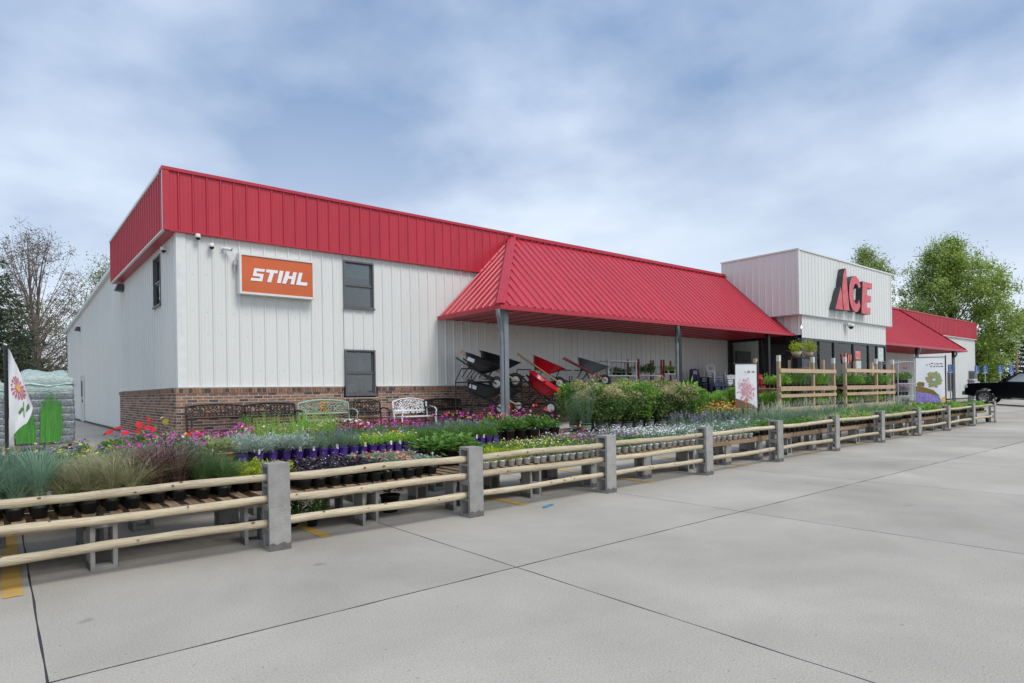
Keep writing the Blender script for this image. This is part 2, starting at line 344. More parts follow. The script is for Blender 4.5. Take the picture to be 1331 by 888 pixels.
def ribbed(parent, org, ud, vd, L, lo, hi, m, h=0.03, name='siding_panel', sheet=0.9144):
    """standing ribbed steel sheets: org + u*ud + v*vd, ribs towards ud x vd turned outwards"""
    ud, vd = Vector(ud).normalized(), Vector(vd).normalized(); nd = ud.cross(vd)
    mx0 = Matrix(((ud.x, -nd.x, vd.x, 0), (ud.y, -nd.y, vd.y, 0), (ud.z, -nd.z, vd.z, 0), (0, 0, 0, 1)))
    k = 0
    while k * sheet < L - 1e-4:
        u0 = k * sheet; w = min(sheet, L - u0); k += 1
        const = not callable(lo) and not callable(hi)
        key = (round(w, 4), lo, hi, m, h, name) if const else None
        me = SHEETS.get(key) if const else None
        if me is None:
            pr = prof(w, 0 if const else u0, h) if const else prof(w, u0, h)
            b = MB(); vs = []
            for u, n in pr:
                a = lo(u0 + u) if callable(lo) else lo; z = hi(u0 + u) if callable(hi) else hi
                if z < a: z = a
                vs += [(u, -n, a), (u, -n, z)]
            fs = [(2 * i, 2 * i + 2, 2 * i + 3, 2 * i + 1) for i in range(len(pr) - 1)
                  if (vs[2 * i + 1][2] - vs[2 * i][2]) + (vs[2 * i + 3][2] - vs[2 * i + 2][2]) > 1e-4]
            if not fs: continue
            b.add(vs, fs); me = b.mesh(name, [m])
            if const: SHEETS[key] = me
        mx = mx0.copy(); mx.translation = Vector(org) + ud * u0
        o = obj(name, me, parent, mx)
def part(name, b, mats, parent=None): return obj(name, b.mesh(name, mats), parent or store)

# --- core: walls behind the siding, roof deck
b = MB()
b.box((XC + 0.06, YF + 0.30, GZ), (XFAR - 0.06, YF + 0.34, 6.3))                       # inner front wall (openings get their own rooms)
core = MB()
core.box((XC + 0.75, YF + 0.9, GZ), (XC + 0.8, 24.8, 6.4))
core.box((XC + 0.03, 24.8, GZ), (XC + 0.08, 46.3, 5.3))
part('side_wall_core', core, ['interior_dark'])
rf = MB(); rf.add([(XC + 0.05, YF + 0.1, 6.3), (XFAR, YF + 0.1, 6.3), (XFAR, 24.8, 6.0), (XC + 0.05, 24.8, 6.0), (XC + 0.05, 46.3, 5.42), (XFAR, 46.3, 5.42)], [(0, 1, 2, 3), (3, 2, 5, 4)])
part('roof', rf, ['galv'])
e = MB(); e.box((XFAR - 0.05, YF + 0.05, GZ), (XFAR, 46, 6.2)); e.box((XC + 0.05, 46.3, GZ), (XFAR, 46.35, 5.4)); part('end_wall', e, ['white_steel'])

# --- front siding, split around the two windows
WX0, WX1 = 7.36, 8.27
WIN = [(1.40, 2.66), (3.82, 5.13)]
front = obj('front_wall', None, store, T(XC, YF, 0))
def fr(x0, x1, z0, z1): ribbed(front, (x0, YF, 0), (1, 0, 0), (0, 0, 1), x1 - x0, z0, z1, 'white_steel')
# u x v = X x Z = -Y : outwards to the lot
fr(XC + 0.16, WX0, ZB, ZPB + 0.05)
fr(WX0, WX1, WIN[0][1], WIN[1][0]); fr(WX0, WX1, WIN[1][1], ZPB + 0.05)
fr(WX1, 26.5, ZB, ZPB + 0.05)
fr(36.0, XFAR, 0.36, ZPB + 0.05)
# corner trims and base flashing
b = MB(); b.box((XC - 0.035, YF - 0.035, ZB), (XC + 0.16, YF + 0.005, ZPB + 0.03)); part('corner_trim', b, ['white_trim'])
b = MB(); b.box((XC - 0.035, YF + 0.005, ZB), (XC + 0.005, YF + 0.16, ZPB + 0.03)); part('corner_trim', b, ['white_trim'])
for xa, xb in ((XC - 0.03, WX0 - 0.04), (WX1 + 0.04, 26.5)):
    b = MB(); b.box((xa, YF - 0.05, ZB - 0.005), (xb, YF + 0.01, ZB + 0.022)); part('base_flashing', b, ['white_trim'])
# screw heads in rows on the front
sb = MB()
rs = random.Random(2)
for zz in (2.05, 2.9, 3.45, 4.35, 4.9):
    x = XC + 0.32
    while x < 14:
        if not (WX0 - 0.1 < x < WX1 + 0.1) and rs.random() < 0.6: sb.cbox((x + rs.uniform(-.01, .01), YF - 0.006, zz + rs.uniform(-.02, .02)), (0.009, 0.012, 0.009))
        x += 0.3048
o = part('screw_heads', sb, ['dark_frame']); o['kind'] = 'stuff'

# --- side wall (faces -X): u runs from back to front so that u x v points to -X
side = obj('side_wall', None, store, T(XC, 30, 0))
SW0, SW1 = 18.98, 18.02
for ya_, yb_, za_, zb_ in ((24.86, SW0, ZB, ZPB + 0.05), (SW0, SW1, ZB, 3.80), (SW0, SW1, 5.10, ZPB + 0.05), (SW1, YF + 0.16, ZB, ZPB + 0.05)):
    ribbed(side, (XC, ya_, 0), (0, -1, 0), (0, 0, 1), ya_ - yb_, za_, zb_, 'white_steel')
ribbed(side, (XC, 46.33, 0), (0, -1, 0), (0, 0, 1), 46.33 - 24.86, GZ + 0.04, lambda u: 5.43 + (6.10 - 5.43) * u / 21.47, 'white_steel', h=0.022)
b = MB(); b.bar((XC - 0.06, 46.5, 5.45), (XC - 0.06, 24.8, 6.13), 0.16, 0.14); part('rake_trim', b, ['white_trim'])
b = MB(); b.box((XC - 0.05, 24.95, GZ), (XC - 0.012, 46.3, GZ + 0.05)); part('base_strip', b, ['black_metal'])
b = MB(); b.box((XC - 0.05, YF, ZB - 0.005), (XC + 0.01, 24.86, ZB + 0.022)); part('base_flashing', b, ['white_trim'])
b = MB(); b.box((XC - 0.03, 24.86, GZ), (XC + 0.01, 24.95, ZB + 0.3)); part('corner_trim', b, ['white_trim'])
# side door with small window, downspout beside it
d = MB(); d.box((XC - 0.06, 37.2, GZ), (XC - 0.01, 38.2, 2.45)); d.box((XC - 0.08, 37.1, GZ), (XC - 0.02, 37.2, 2.55)); d.box((XC - 0.08, 38.2, GZ), (XC - 0.02, 38.3, 2.55)); d.box((XC - 0.08, 37.2, 2.45), (XC - 0.02, 38.2, 2.55))
door = part('door', d, ['white_trim']); d = MB(); d.cbox((XC - 0.08, 37.35, 1.3), (0.06, 0.05, 0.16)); obj('handle', d.mesh('handle', ['dark_frame']), door)
d = MB(); d.box((XC - 0.075, 37.45, 1.5), (XC - 0.058, 37.95, 2.3)); obj('pane', d.mesh('pane', ['dark_frame']), door)

# --- brick base: soldier course above running bond; the bricks nearest the corner are single pieces
bw = MB()
bw.box((XC - 0.085, YF - 0.09, GZ), (7.30, YF + 0.05, ZB - 0.02)); bw.box((7.30, YF - 0.09, GZ), (8.33, YF + 0.05, 1.33)); bw.box((8.33, YF - 0.09, GZ), (26.4, YF + 0.05, ZB - 0.02)); bw.box((XC - 0.085, YF + 0.05, GZ), (XC + 0.05, 24.86, ZB - 0.02))
brickw = part('brick_base', bw, ['mortar'])
rb = random.Random(11)
CH, BL, JT = 0.0725, 0.232, 0.0155
BM = {}
def brick_mesh(l, h, mi):
    k = (round(l, 3), round(h, 3), mi)
    if k not in BM:
        q = MB(); q.box((0.0, -0.005, 0.0), (l, 0.02, h)); BM[k] = q.mesh('brick', ['brick%d' % mi])
    return BM[k]
def pick(): return rb.choices((0, 1, 2, 3), (42, 26, 22, 10))[0]
rest = MB(); nsingle = 0
def lay(u0, u1, frame, z_top, single, soldier=False):
    """frame(u) -> matrix; lays courses downward from z_top"""
    global nsingle
    n = int((z_top - GZ) / CH)
    for c in range(n):
        z = z_top - (c + 1) * CH
        if z < GZ: break
        u = u0 - (BL / 2 if c % 2 else 0)
        while u < u1:
            a, e2 = max(u, u0), min(u + BL - JT, u1)
            if e2 - a > 0.03:
                mi = pick()
                if single(a, c) and nsingle < 290:
                    nsingle += 1
                    obj('brick', brick_mesh(e2 - a, CH - JT, mi), brickw, frame(a) @ Matrix.Translation((0, 0, z)))
                else:
                    f = frame(a) @ Matrix.Translation((0, 0, z)); d = rb.uniform(-0.0015, 0.0015)
                    rest.box((0, -0.005 + d, 0), (e2 - a, 0.02, CH - JT), mi, f)
            u += BL
def fr_front(u): return Matrix.Translation((u, YF - 0.09, 0))
def fr_side(u): return Matrix.Translation((XC - 0.085, u, 0)) @ Matrix.Rotation(radians(-90), 4, 'Z')
ZT = ZB - 0.02 - 0.115
lay(XC - 0.088, 7.30, fr_front, ZT, lambda a, c: c < 13 and a < 6.6)
lay(7.30, 8.33, fr_front, 1.33 - 0.01, lambda a, c: False)
lay(8.33, 26.3, fr_front, ZT, lambda a, c: False)
def fr_side2(u): return Matrix.Translation((XC - 0.085, 24.86 + (YF - 0.09) - u, 0)) @ Matrix.Rotation(radians(-90), 4, 'Z')
lay(YF - 0.09, 24.8, fr_side2, ZT, lambda a, c: False)
# soldier course
for a0, a1, fz, zt in ((XC - 0.088, 7.30, fr_front, ZT), (7.30, 8.33, fr_front, 1.2), (8.33, 26.3, fr_front, ZT)):
    u = a0
    while u < a1 - 0.06:
        f = fz(u) @ Matrix.Translation((0, 0, zt + 0.004)); rest.box((0, -0.03, 0), (0.0577, 0.02, 0.105), pick(), f); u += 0.0677
u = YF - 0.09
while u < 24.75:
    rest.box((0, -0.03, 0), (0.0577, 0.02, 0.105), pick(), fr_side2(u) @ Matrix.Translation((0, 0, ZT + 0.004))); u += 0.0677
o = obj('brickwork', rest.mesh('brickwork', ['brick0', 'brick1', 'brick2', 'brick3']), brickw); o['kind'] = 'stuff'

# --- sash windows with a room behind
glassmat('pane_glass', (0.7, 0.74, 0.73), 2.0)
def sash_window(parent, mx, w, h, blind):
    """local: x along the wall, y inwards, z up"""
    f = MB(); t = 0.042
    for lo, hi in (((0, -0.035, 0), (t, 0.10, h)), ((w - t, -0.035, 0), (w, 0.10, h)), ((t, -0.035, h - t), (w - t, 0.10, h)), ((t, -0.035, 0), (w - t, 0.10, t))): f.box(lo, hi)
    f.box((t, 0.0, h * 0.47), (w - t, 0.07, h * 0.47 + 0.045))
    win = obj('window', f.mesh('window', ['win_frame']), parent, mx)
    for z0, z1, y in ((t, h * 0.47, 0.035), (h * 0.47 + 0.045, h - t, 0.06)):
        g = MB(); g.box((t + 0.035, y, z0 + 0.035), (w - t - 0.035, y + 0.006, z1 - 0.035)); obj('pane', g.mesh('pane', ['pane_glass']), win, mx)
        s = MB()
        for lo, hi in (((t, y - 0.012, z0), (t + 0.035, y + 0.02, z1)), ((w - t - 0.035, y - 0.012, z0), (w - t, y + 0.02, z1)), ((t + 0.035, y - 0.012, z0), (w - t - 0.035, y + 0.02, z0 + 0.035)), ((t + 0.035, y - 0.012, z1 - 0.035), (w - t - 0.035, y + 0.02, z1))): s.box(lo, hi)
        obj('sash', s.mesh('sash', ['win_frame']), win, mx)
    r = MB(); x0, x1, y0, y1 = -0.01, w + 0.01, 0.12, 0.7
    r.add([(x0, y0, -.02), (x1, y0, -.02), (x1, y0, h + .02), (x0, y0, h + .02), (x0, y1, -.02), (x1, y1, -.02), (x1, y1, h + .02), (x0, y1, h + .02)], [(4, 5, 6, 7), (0, 4, 7, 3), (1, 2, 6, 5), (0, 1, 5, 4), (3, 7, 6, 2)])
    obj('room', r.mesh('room', ['interior_dark']), win, mx)
    if blind:
        s = MB()
        for k in range(9): s.box((t, 0.125, h - t - 0.045 * k - 0.043), (w - t, 0.14, h - t - 0.045 * k - 0.004))
        obj('blind', s.mesh('blind', ['blind']), win, mx)
    else:
        s = MB(); s.box((t, 0.3, h * 0.5), (t + 0.14, 0.32, h - t)); s.box((w * 0.55, 0.26, 0.5), (w * 0.72, 0.28, h * 0.86)); s.box((t + .02, .24, t), (w * .5, .28, .3)); obj('blind', s.mesh('blind', ['blind']), win, mx)
    s = MB(); s.box((-0.02, -0.06, -0.03), (w + 0.02, -0.036, 0.02)); obj('sill', s.mesh('sill', ['win_frame']), win, mx)
sash_window(store, T(WX0, YF - 0.03, WIN[1][0]), WX1 - WX0, WIN[1][1] - WIN[1][0], True)
sash_window(store, T(WX0, YF - 0.06, WIN[0][0]), WX1 - WX0, WIN[0][1] - WIN[0][0], False)
# side window sits in a frame proud of the ribs
sash_window(store, Matrix.Translation((XC - 0.015, 18.98, 3.80)) @ Matrix.Rotation(radians(-90), 4, 'Z'), 0.96, 1.30, True)

# --- red parapet
par = obj('parapet', None, store, T(XC, YF, ZPB))
OF, OS = 0.10, 0.28
ribbed(par, (XC - OS, YF - OF, ZPB), (1, 0, 0), (0, 0, 1), 13.2 - XC + OS, 0, ZPT - ZPB, 'red_steel', name='parapet_panel')
ribbed(par, (46.6, YF - OF, ZPB), (1, 0, 0), (0, 0, 1), XFAR + 0.1 - 46.6, 0, ZPT - ZPB, 'red_steel', name='parapet_panel')
ribbed(par, (XC - OS, 24.9, ZPB), (0, -1, 0), (0, 0, 1), 24.9 - YF + OF, 0, ZPT - ZPB, 'red_steel', name='parapet_panel')
def bx(name, m, lo, hi, parent=None):
    q = MB(); q.box(lo, hi); return obj(name, q.mesh(name, [m]), parent or store)
bx('parapet_cap', 'red_trim', (XC - OS - 0.05, YF - OF - 0.05, ZPT - 0.03), (XFAR + 0.1, YF + 0.2, ZPT + 0.045), par)
bx('parapet_cap', 'white_trim', (XC - OS - 0.05, YF + 0.2, ZPT - 0.03), (XC + 0.2, 24.92, ZPT + 0.045), par)
bx('corner_trim', 'red_trim', (XC - OS - 0.036, YF - OF - 0.036, ZPB - 0.02), (XC - OS + 0.10, YF - OF - 0.003, ZPT - 0.03), par)
bx('corner_trim', 'white_trim', (XC - OS - 0.038, YF - OF - 0.003, ZPB - 0.02), (XC - OS - 0.002, YF - OF + 0.07, ZPT - 0.03), par)
bx('drip_edge', 'red_trim', (XC - OS + 0.1, YF - OF - 0.034, ZPB - 0.035), (13.2, YF - OF + 0.08, ZPB - 0.002), par)
bx('drip_edge', 'white_trim', (XC - OS - 0.036, YF - OF + 0.07, ZPB - 0.035), (XC - OS + 0.02, 24.9, ZPB - 0.002), par)
bx('soffit', 'red_trim', (XC - OS + 0.02, YF - OF + 0.08, ZPB - 0.02), (XC + 0.05, 24.88, ZPB), par)
bx('back_panel', 'white_steel', (XC - OS, 24.9, ZPB), (XC + 0.2, 24.93, ZPT - 0.03), par)
bx('drip_edge', 'white_trim', (46.6, YF - OF - 0.036, ZPB - 0.045), (XFAR + 0.1, YF - OF + 0.02, ZPB - 0.002), par)

# --- canopies: ribbed slope, hipped end(s), gutter, soffit
def canopy(xe0, xe1, xr0, xr1, hip_l, hip_r):
    """eave xe0..xe1 at YC, ridge xr0..xr1 at the parapet"""
    c = obj('canopy', None, store, T(xe0, YC, ZCE))
    yr, zr = YF - OF - 0.02, ZPT - 0.10
    z0 = ZCE + 0.06
    sl = math.hypot(yr - YC, zr - z0); vd = Vector((0, yr - YC, zr - z0))
    lo, hi = 0.0, sl
    def top(u):
        t = sl
        x = xe0 + u
        if hip_l and x < xr0: t = min(t, sl * (x - xe0) / (xr0 - xe0))
        if hip_r and x > xr1: t = min(t, sl * (xe1 - x) / (xe1 - xr1))
        return max(t, 0)
    ribbed(c, (xe0, YC, z0), (1, 0, 0), vd, xe1 - xe0, 0.0, top, 'red_steel', h=0.034, name='roof_panel')
    for hip, xe, xr, sgn in ((hip_l, xe0, xr0, 1), (hip_r, xe1, xr1, -1)):
        if not hip: continue
        w = YF - OF - YC
        vd2 = Vector((xr - xe, 0, zr - z0)); s2 = vd2.length
        ud = (0, -1, 0) if sgn > 0 else (0, 1, 0)
        org = (xe, YF - OF, z0) if sgn > 0 else (xe, YC, z0)
        # full height at the wall, zero at the eave corner
        f = (lambda u: s2 * max(0, (w - u) / w)) if sgn > 0 else (lambda u: s2 * min(1, max(0, u / w)))
        ribbed(c, org, ud, vd2, w, 0.0, f, 'red_steel', h=0.03, name='roof_panel')
        q = MB(); q.bar((xe, YC, z0 + 0.03), (xr, yr, zr + 0.04), 0.26, 0.02); q.bar((xe, YC, z0 + 0.04), (xr, yr, zr + 0.05), 0.09, 0.03); obj('hip_cap', q.mesh('hip_cap', ['red_trim']), c)
    x0, x1 = (xe0 - 0.02 if hip_l else xe0), (xe1 + 0.02 if hip_r else xe1)
    g = MB(); g.box((x0 - 0.1, YC - 0.12, ZCE - 0.08), (x1, YC + 0.0, ZCE + 0.035)); obj('gutter', g.mesh('gutter', ['red_trim']), c)
    g = MB(); g.box((x0, YC + 0.0, ZCE + 0.037), (x1, YC + 0.05, ZCE + 0.058)); obj('eave_trim', g.mesh('eave_trim', ['red_trim']), c)
    if hip_l: g = MB(); g.box((x0 - 0.1, YC, ZCE - 0.08), (x0 + 0.02, YF - OF, ZCE + 0.035)); obj('gutter', g.mesh('gutter', ['red_trim']), c)
    if hip_r: g = MB(); g.box((x1 - 0.02, YC, ZCE - 0.08), (x1 + 0.1, YF - OF, ZCE + 0.035)); obj('gutter', g.mesh('gutter', ['red_trim']), c)
    xa = x0 + (0.02 if hip_l else 0); xb = x1 - (0.02 if hip_r else 0)
    k = 0; xx = xa
    while xx < xb - 0.05:
        q = MB(); w = min(0.61, xb - xx)
        q.box((xx + 0.004, YC + 0.005, ZCE - 0.045), (xx + w - 0.004, YF - 0.04, ZCE - 0.03)); q.box((xx + 0.004, YC + 0.005, ZCE - 0.062), (xx + 0.045, YF - 0.04, ZCE - 0.045))
        obj('soffit_panel', q.mesh('soffit_panel', ['red_trim']), c); xx += w
    rdg = MB(); rdg.box((xr0 - 0.05, yr - 0.10, zr + 0.01), (xr1 + 0.05, yr + 0.12, zr + 0.06)); obj('ridge_cap', rdg.mesh('ridge_cap', ['red_trim']), c)
    return c
canopy(10.47, 26.5, 13.35, 26.5, True, False)
canopy(36.0, 50.6, 36.0, 47.4, False, True)
# steel posts and downspouts
def post(x, y, spout=True):
    q = MB(); q.box((x - 0.075, y - 0.075, GZ + 0.06), (x + 0.075, y + 0.075, ZCE - 0.047)); q.cbox((x, y, GZ + 0.07), (0.24, 0.24, 0.02))
    p = part('canopy_post', q, ['grey_steel' if x < 15 else 'black_metal'])
    if spout:
        xs = x - 0.14; yy = y - 0.03
        q = MB(); q.tube([(xs - 0.34, YC - 0.05, ZCE - 0.082), (xs - 0.34, YC - 0.05, ZCE - 0.20), (xs - 0.28, YC - 0.02, ZCE - 0.32), (xs - 0.04, yy, ZCE - 0.56), (xs, yy, ZCE - 0.68), (xs, yy, GZ + 0.1)], 0.06, 8)
        obj('downspout', q.mesh('downspout', ['grey_steel']), p)
post(10.80, 13.42); post(18.75, 13.42); post(24.95, 13.42, False); post(42.3, 13.42); post(49.0, 13.42)
# --- wall fittings
def wall_light(x, y, z):
    q = MB(); q.prism([(-0.16, 0), (0.16, 0), (0.16, 0.22), (-0.16, 0.22)], 0, 0.1); q = MB()
    q.add([(x, y - .2, z), (x, y + .2, z), (x, y - .2, z + .22), (x, y + .2, z + .22), (x - .24, y - .17, z + .03), (x - .24, y + .17, z + .03), (x - .16, y - .17, z + .22), (x - .16, y + .17, z + .22)], [(0, 1, 3, 2), (4, 6, 7, 5), (0, 2, 6, 4), (1, 5, 7, 3), (2, 3, 7, 6), (0, 4, 5, 1)])
    part('wall_light', q, ['dark_frame'])
wall_light(XC - 0.03, 24.3, 5.02 - 0.06); wall_light(XC - 0.03, 38.6, 4.85)
def dome_cam(x, y, z, kind):
    q = MB()
    if kind == 'dome':
        q.box((x - .05, y + 0.03, z - .07), (x + .05, y + 0.05, z + .09)); q.tube([(x, y + .03, z + .05), (x, y - .06, z + .05)], 0.03, 8); q.lathe([(0.0, .07), (.05, .07), (.06, .03), (.065, -.01), (.06, -.02)], 12, 0, (x, y - .09, z)); q.lathe([(.055, -.02), (.045, -.055), (.02, -.075), (0, -.08)], 12, 1, (x, y - .09, z))
    else:
        q.box((x - .09, y + 0.03, z - .07), (x - .01, y + 0.05, z + .07)); q.tube([(x - .05, y + .03, z), (x, y - .08, z + .01)], 0.03, 8); q.tube([(x - .03, y - .06, z + .01), (x + .13, y - .13, z - .01)], 0.042, 10); q.tube([(x + .131, y - .131, z - .01), (x + .14, y - .135, z - .011)], 0.036, 10, 1)
    part('security_camera', q, ['white_trim', 'black_metal'])
dome_cam(3.68, YF - 0.05, 5.2, 'dome'); dome_cam(3.98, YF - 0.05, 5.02, 'dome'); dome_cam(4.29, YF - 0.05, 5.0, 'bullet')
dome_cam(XC - 0.12, 17.22, 5.02, 'dome')
for x in (11.43, 13.6, 16.16, 19.29): bx('soffit_clip', 'white_trim', (x - .03, YF - .06, 3.32), (x + .03, YF - .03, 3.4))

# --- vestibule with the sign box above it
VX0, VX1, VY = 26.56, 35.75, 12.76
XB0, XB1, YB, ZBB, ZBT = 26.12, 36.19, 12.64, 4.53, 7.25
vest = obj('vestibule', None, store, T(VX0, VY, GZ))
HZ = 3.56
ribbed(vest, (VX0, VY, 0), (1, 0, 0), (0, 0, 1), VX1 - VX0, HZ, ZBB + 0.1, 'white_steel', h=0.02)
ribbed(vest, (VX0, YF, 0), (0, -1, 0), (0, 0, 1), YF - VY, HZ + 0.12, ZBB + 0.1, 'white_steel', h=0.02)
bxn = obj('sign_box', None, store, T(XB0, YB, ZBB))
ribbed(bxn, (XB0, YB, ZBB), (1, 0, 0), (0, 0, 1), XB1 - XB0, 0, ZBT - ZBB, 'white_steel', h=0.024)
ribbed(bxn, (XB0, 16.25, ZBB), (0, -1, 0), (0, 0, 1), 16.25 - YB, 0, ZBT - ZBB, 'white_steel', h=0.024)
bx('right_side', 'white_steel', (XB1 - 0.03, YB + 0.01, ZBB), (XB1, 16.25, ZBT - 0.02), bxn)
bx('corner_trim', 'white_trim', (XB0 - 0.03, YB - 0.03, ZBB - 0.01), (XB0 + 0.1, YB + 0.08, ZBT - 0.01), bxn)
bx('corner_trim', 'white_trim', (XB1 - 0.1, YB - 0.03, ZBB - 0.01), (XB1 + 0.03, YB + 0.008, ZBT - 0.01), bxn)
bx('cap', 'white_trim', (XB0 - 0.05, YB - 0.05, ZBT - 0.012), (XB1 + 0.05, 16.28, ZBT + 0.05), bxn)
bx('back_panel', 'white_steel', (XB0 + 0.01, 16.22, 6.2), (XB1 - 0.04, 16.25, ZBT - 0.02), bxn)
bx('soffit', 'white_trim', (XB0 + 0.02, YB + 0.02, ZBB - 0.02), (XB1 - 0.02, VY + 0.2, ZBB - 0.002), bxn)
bx('soffit', 'white_trim', (XB0 + 0.02, VY + 0.21, ZBB - 0.02), (VX0 + 0.1, 16.2, ZBB - 0.002), bxn)
q = MB(); q.cbox((30.86, VY - 0.12, 4.36), (0.3, 0.2, 0.1)); q.lathe([(0, .02), (.14, .02), (.15, -.05), (.13, -.09)], 14, 0, (30.95, VY - 0.24, 4.33)); q.lathe([(.11, -.09), (.1, -.15), (.05, -.2), (0, -.21)], 14, 1, (30.95, VY - 0.24, 4.33)); part('security_camera', q, ['white_trim', 'black_metal'])
# storefront glazing
glassmat('store_glass', (0.78, 0.81, 0.80), 1.6)
mull = [26.56, 26.74, 28.3, 29.76, 31.85, 33.66, 34.7, 35.75]
f = MB()
f.box((VX0, VY - 0.01, GZ), (VX0 + 0.42, VY + 0.2, HZ - 0.002))
for x in mull[2:]: f.box((x - 0.05, VY, GZ), (x + 0.05, VY + 0.13, HZ - 0.002))
f.box((VX0 + 0.42, VY + 0.002, HZ - 0.1), (VX1, VY + 0.128, HZ - 0.004)); f.box((VX0 + 0.42, VY + 0.002, GZ), (VX1, VY + 0.128, GZ + 0.25))
f.box((33.66, VY + .003, 2.55), (35.7, VY + .127, 2.62))
obj('storefront_frame', f.mesh('storefront_frame', ['dark_frame']), vest)
xs_ = [VX0 + 0.42] + mull[2:]
for a, c in zip(xs_[:-1], xs_[1:]):
    g = MB(); g.box((a + 0.05, VY + 0.06, GZ + 0.25), (c - 0.05, VY + 0.068, HZ - 0.1)); obj('pane', g.mesh('pane', ['store_glass']), vest)
f = MB(); ymul = [16.02, 14.64, 13.42, 12.96]
for y in (16.06, 14.64): f.box((VX0 - 0.03, y - 0.06, GZ), (VX0 + 0.1, y + 0.06, HZ + 0.116))
f.box((VX0 - 0.03, 12.96, GZ), (VX0 + 0.1, 13.45, HZ + 0.116)); f.box((VX0 - 0.028, 13.45, HZ - 0.0), (VX0 + 0.098, 16.2, HZ + 0.114)); f.box((VX0 - 0.028, 13.45, GZ), (VX0 + 0.098, 16.2, GZ + 0.2))
obj('storefront_frame', f.mesh('storefront_frame', ['black_metal']), vest)
for a, c in ((13.45, 14.58), (14.7, 16.0)):
    g = MB(); g.box((VX0 + 0.02, a, GZ + 0.2), (VX0 + 0.028, c, HZ)); obj('pane', g.mesh('pane', ['store_glass']), vest)
r = MB()
r.box((VX0 + 0.1, YF - 0.1, GZ), (29.2, YF - 0.05, 4.5)); r.box((VX0 + 0.1, VY + 0.3, GZ), (VX1, YF - 0.1, GZ + 0.07)); r.box((VX0 + 0.1, VY + 0.2, 4.3), (VX1, YF, 4.34))
obj('interior', r.mesh('interior', ['interior']), vest)
r = MB(); r.box((29.2, 19.5, GZ), (VX1, 19.55, 4.4)); r.box((VX1 - 0.06, VY + 0.2, GZ), (VX1, 19.5, 4.29)); r.box((27.0, YF - 0.16, 0.9), (28.3, YF - 0.11, 3.2))
obj('interior', r.mesh('interior_shelving', ['interior_dark']), vest)
for k, (x, y) in enumerate(((28.6, 14.0), (30.9, 14.4), (33.2, 14.2))):
    q = MB(); q.box((x, y, 4.24), (x + 1.2, y + 0.12, 4.29)); obj('ceiling_lamp', q.mesh('ceiling_lamp', ['lamp_on']), vest)
mat('poster_red', (0.55, 0.05, 0.04), 0.5, c2=(0.6, 0.3, 0.25), nscale=7); mat('poster_pale', (0.55, 0.62, 0.58), 0.5, c2=(0.4, 0.48, 0.45), nscale=9)
for x0, x1, z0, z1, m in ((32.1, 32.7, 2.75, 3.15, 'poster_red'), (32.2, 32.75, 2.3, 2.68, 'poster_pale'), (34.82, 35.55, 2.7, 3.4, 'poster_pale'), (33.8, 34.4, 2.1, 2.45, 'poster_pale')):
    bx('window_poster', m, (x0, VY + 0.045, z0), (x1, VY + 0.055, z1), vest)
q = MB()
for k, pts in enumerate(([(0, .5), (.1, 0), (.2, .35), (.3, 0), (.4, .5)], [(.48, .0), (.48, .5), (.72, .5), (.72, 0), (.5, 0)], [(.82, .5), (.92, 0), (1.0, .5)])):
    q.tube([(30.55 + u * 1.05, VY + 0.04, 2.52 + v * 0.9) for u, v in pts], 0.03, 6)
obj('neon_sign', q.mesh('neon_sign', ['poster_red']), vest)
# far right wall: door and window
for x0, x1, z0, z1 in ((57.75, 58.95, GZ + 0.7, 2.5), (63.1, 64.7, GZ, 2.6)):
    q = MB(); q.box((x0, YF - 0.07, z0), (x1, YF - 0.035, z1)); w = part('window' if z0 > 1 else 'door', q, ['win_frame'])
    q = MB(); q.box((x0 + 0.1, YF - 0.08, z0 + 0.1), (x1 - 0.1, YF - 0.071, z1 - 0.1)); obj('pane', q.mesh('pane', ['interior_dark']), w)
# --- raised letters on the sign box
mat('letter_red', (0.52, 0.02, 0.03), 0.3, c2=(0.55, 0.10, 0.11), nscale=3)
mat('letter_side', (0.035, 0.04, 0.045), 0.5)
LY0, LY1 = YB - 0.30, YB - 0.03
sgn = tag(empty('letter_sign', T(31, YB, 6)), 'raised red ACE letters with dark sides on the white sign box', 'sign')
def S8(p): return (p[0] * 0.8, GZ + p[1] * 0.8)      # letter outlines in units of 0.8 m above the walk
A1 = [(36.86, 7.08), (37.02, 6.76), (37.10, 5.78), (36.13, 5.78)]
A2 = [(37.20, 7.75), (37.44, 8.19), (37.62, 8.19), (37.70, 7.27), (37.97, 5.80), (37.20, 5.80), (37.04, 7.07)]
C1 = [(38.80 + 0.86 * cos(radians(a)), 6.84 + 1.06 * sin(radians(a))) for a in range(28, 333, 14)]
C2 = [(38.92 + 0.42 * cos(radians(a)), 6.86 + 0.60 * sin(radians(a))) for a in range(330, 29, -14)]
EE = [(39.85, 7.69), (41.25, 7.69), (41.20, 7.35), (40.52, 7.35), (40.48, 6.91), (41.06, 6.91), (41.02, 6.54), (40.44, 6.54), (40.40, 6.18), (40.96, 6.18), (40.92, 5.78), (39.62, 5.78)]
for nm, polys in (('letter', [A1, A2]), ('letter', [C1 + C2]), ('letter', [EE])):
    q = MB()
    for p in polys: q.prism([S8(t) for t in p][::-1] if p is not A1 else [S8(t) for t in p], LY0, LY1, 0, 1)
    obj(nm, q.mesh(nm, ['letter_red', 'letter_side']), sgn)
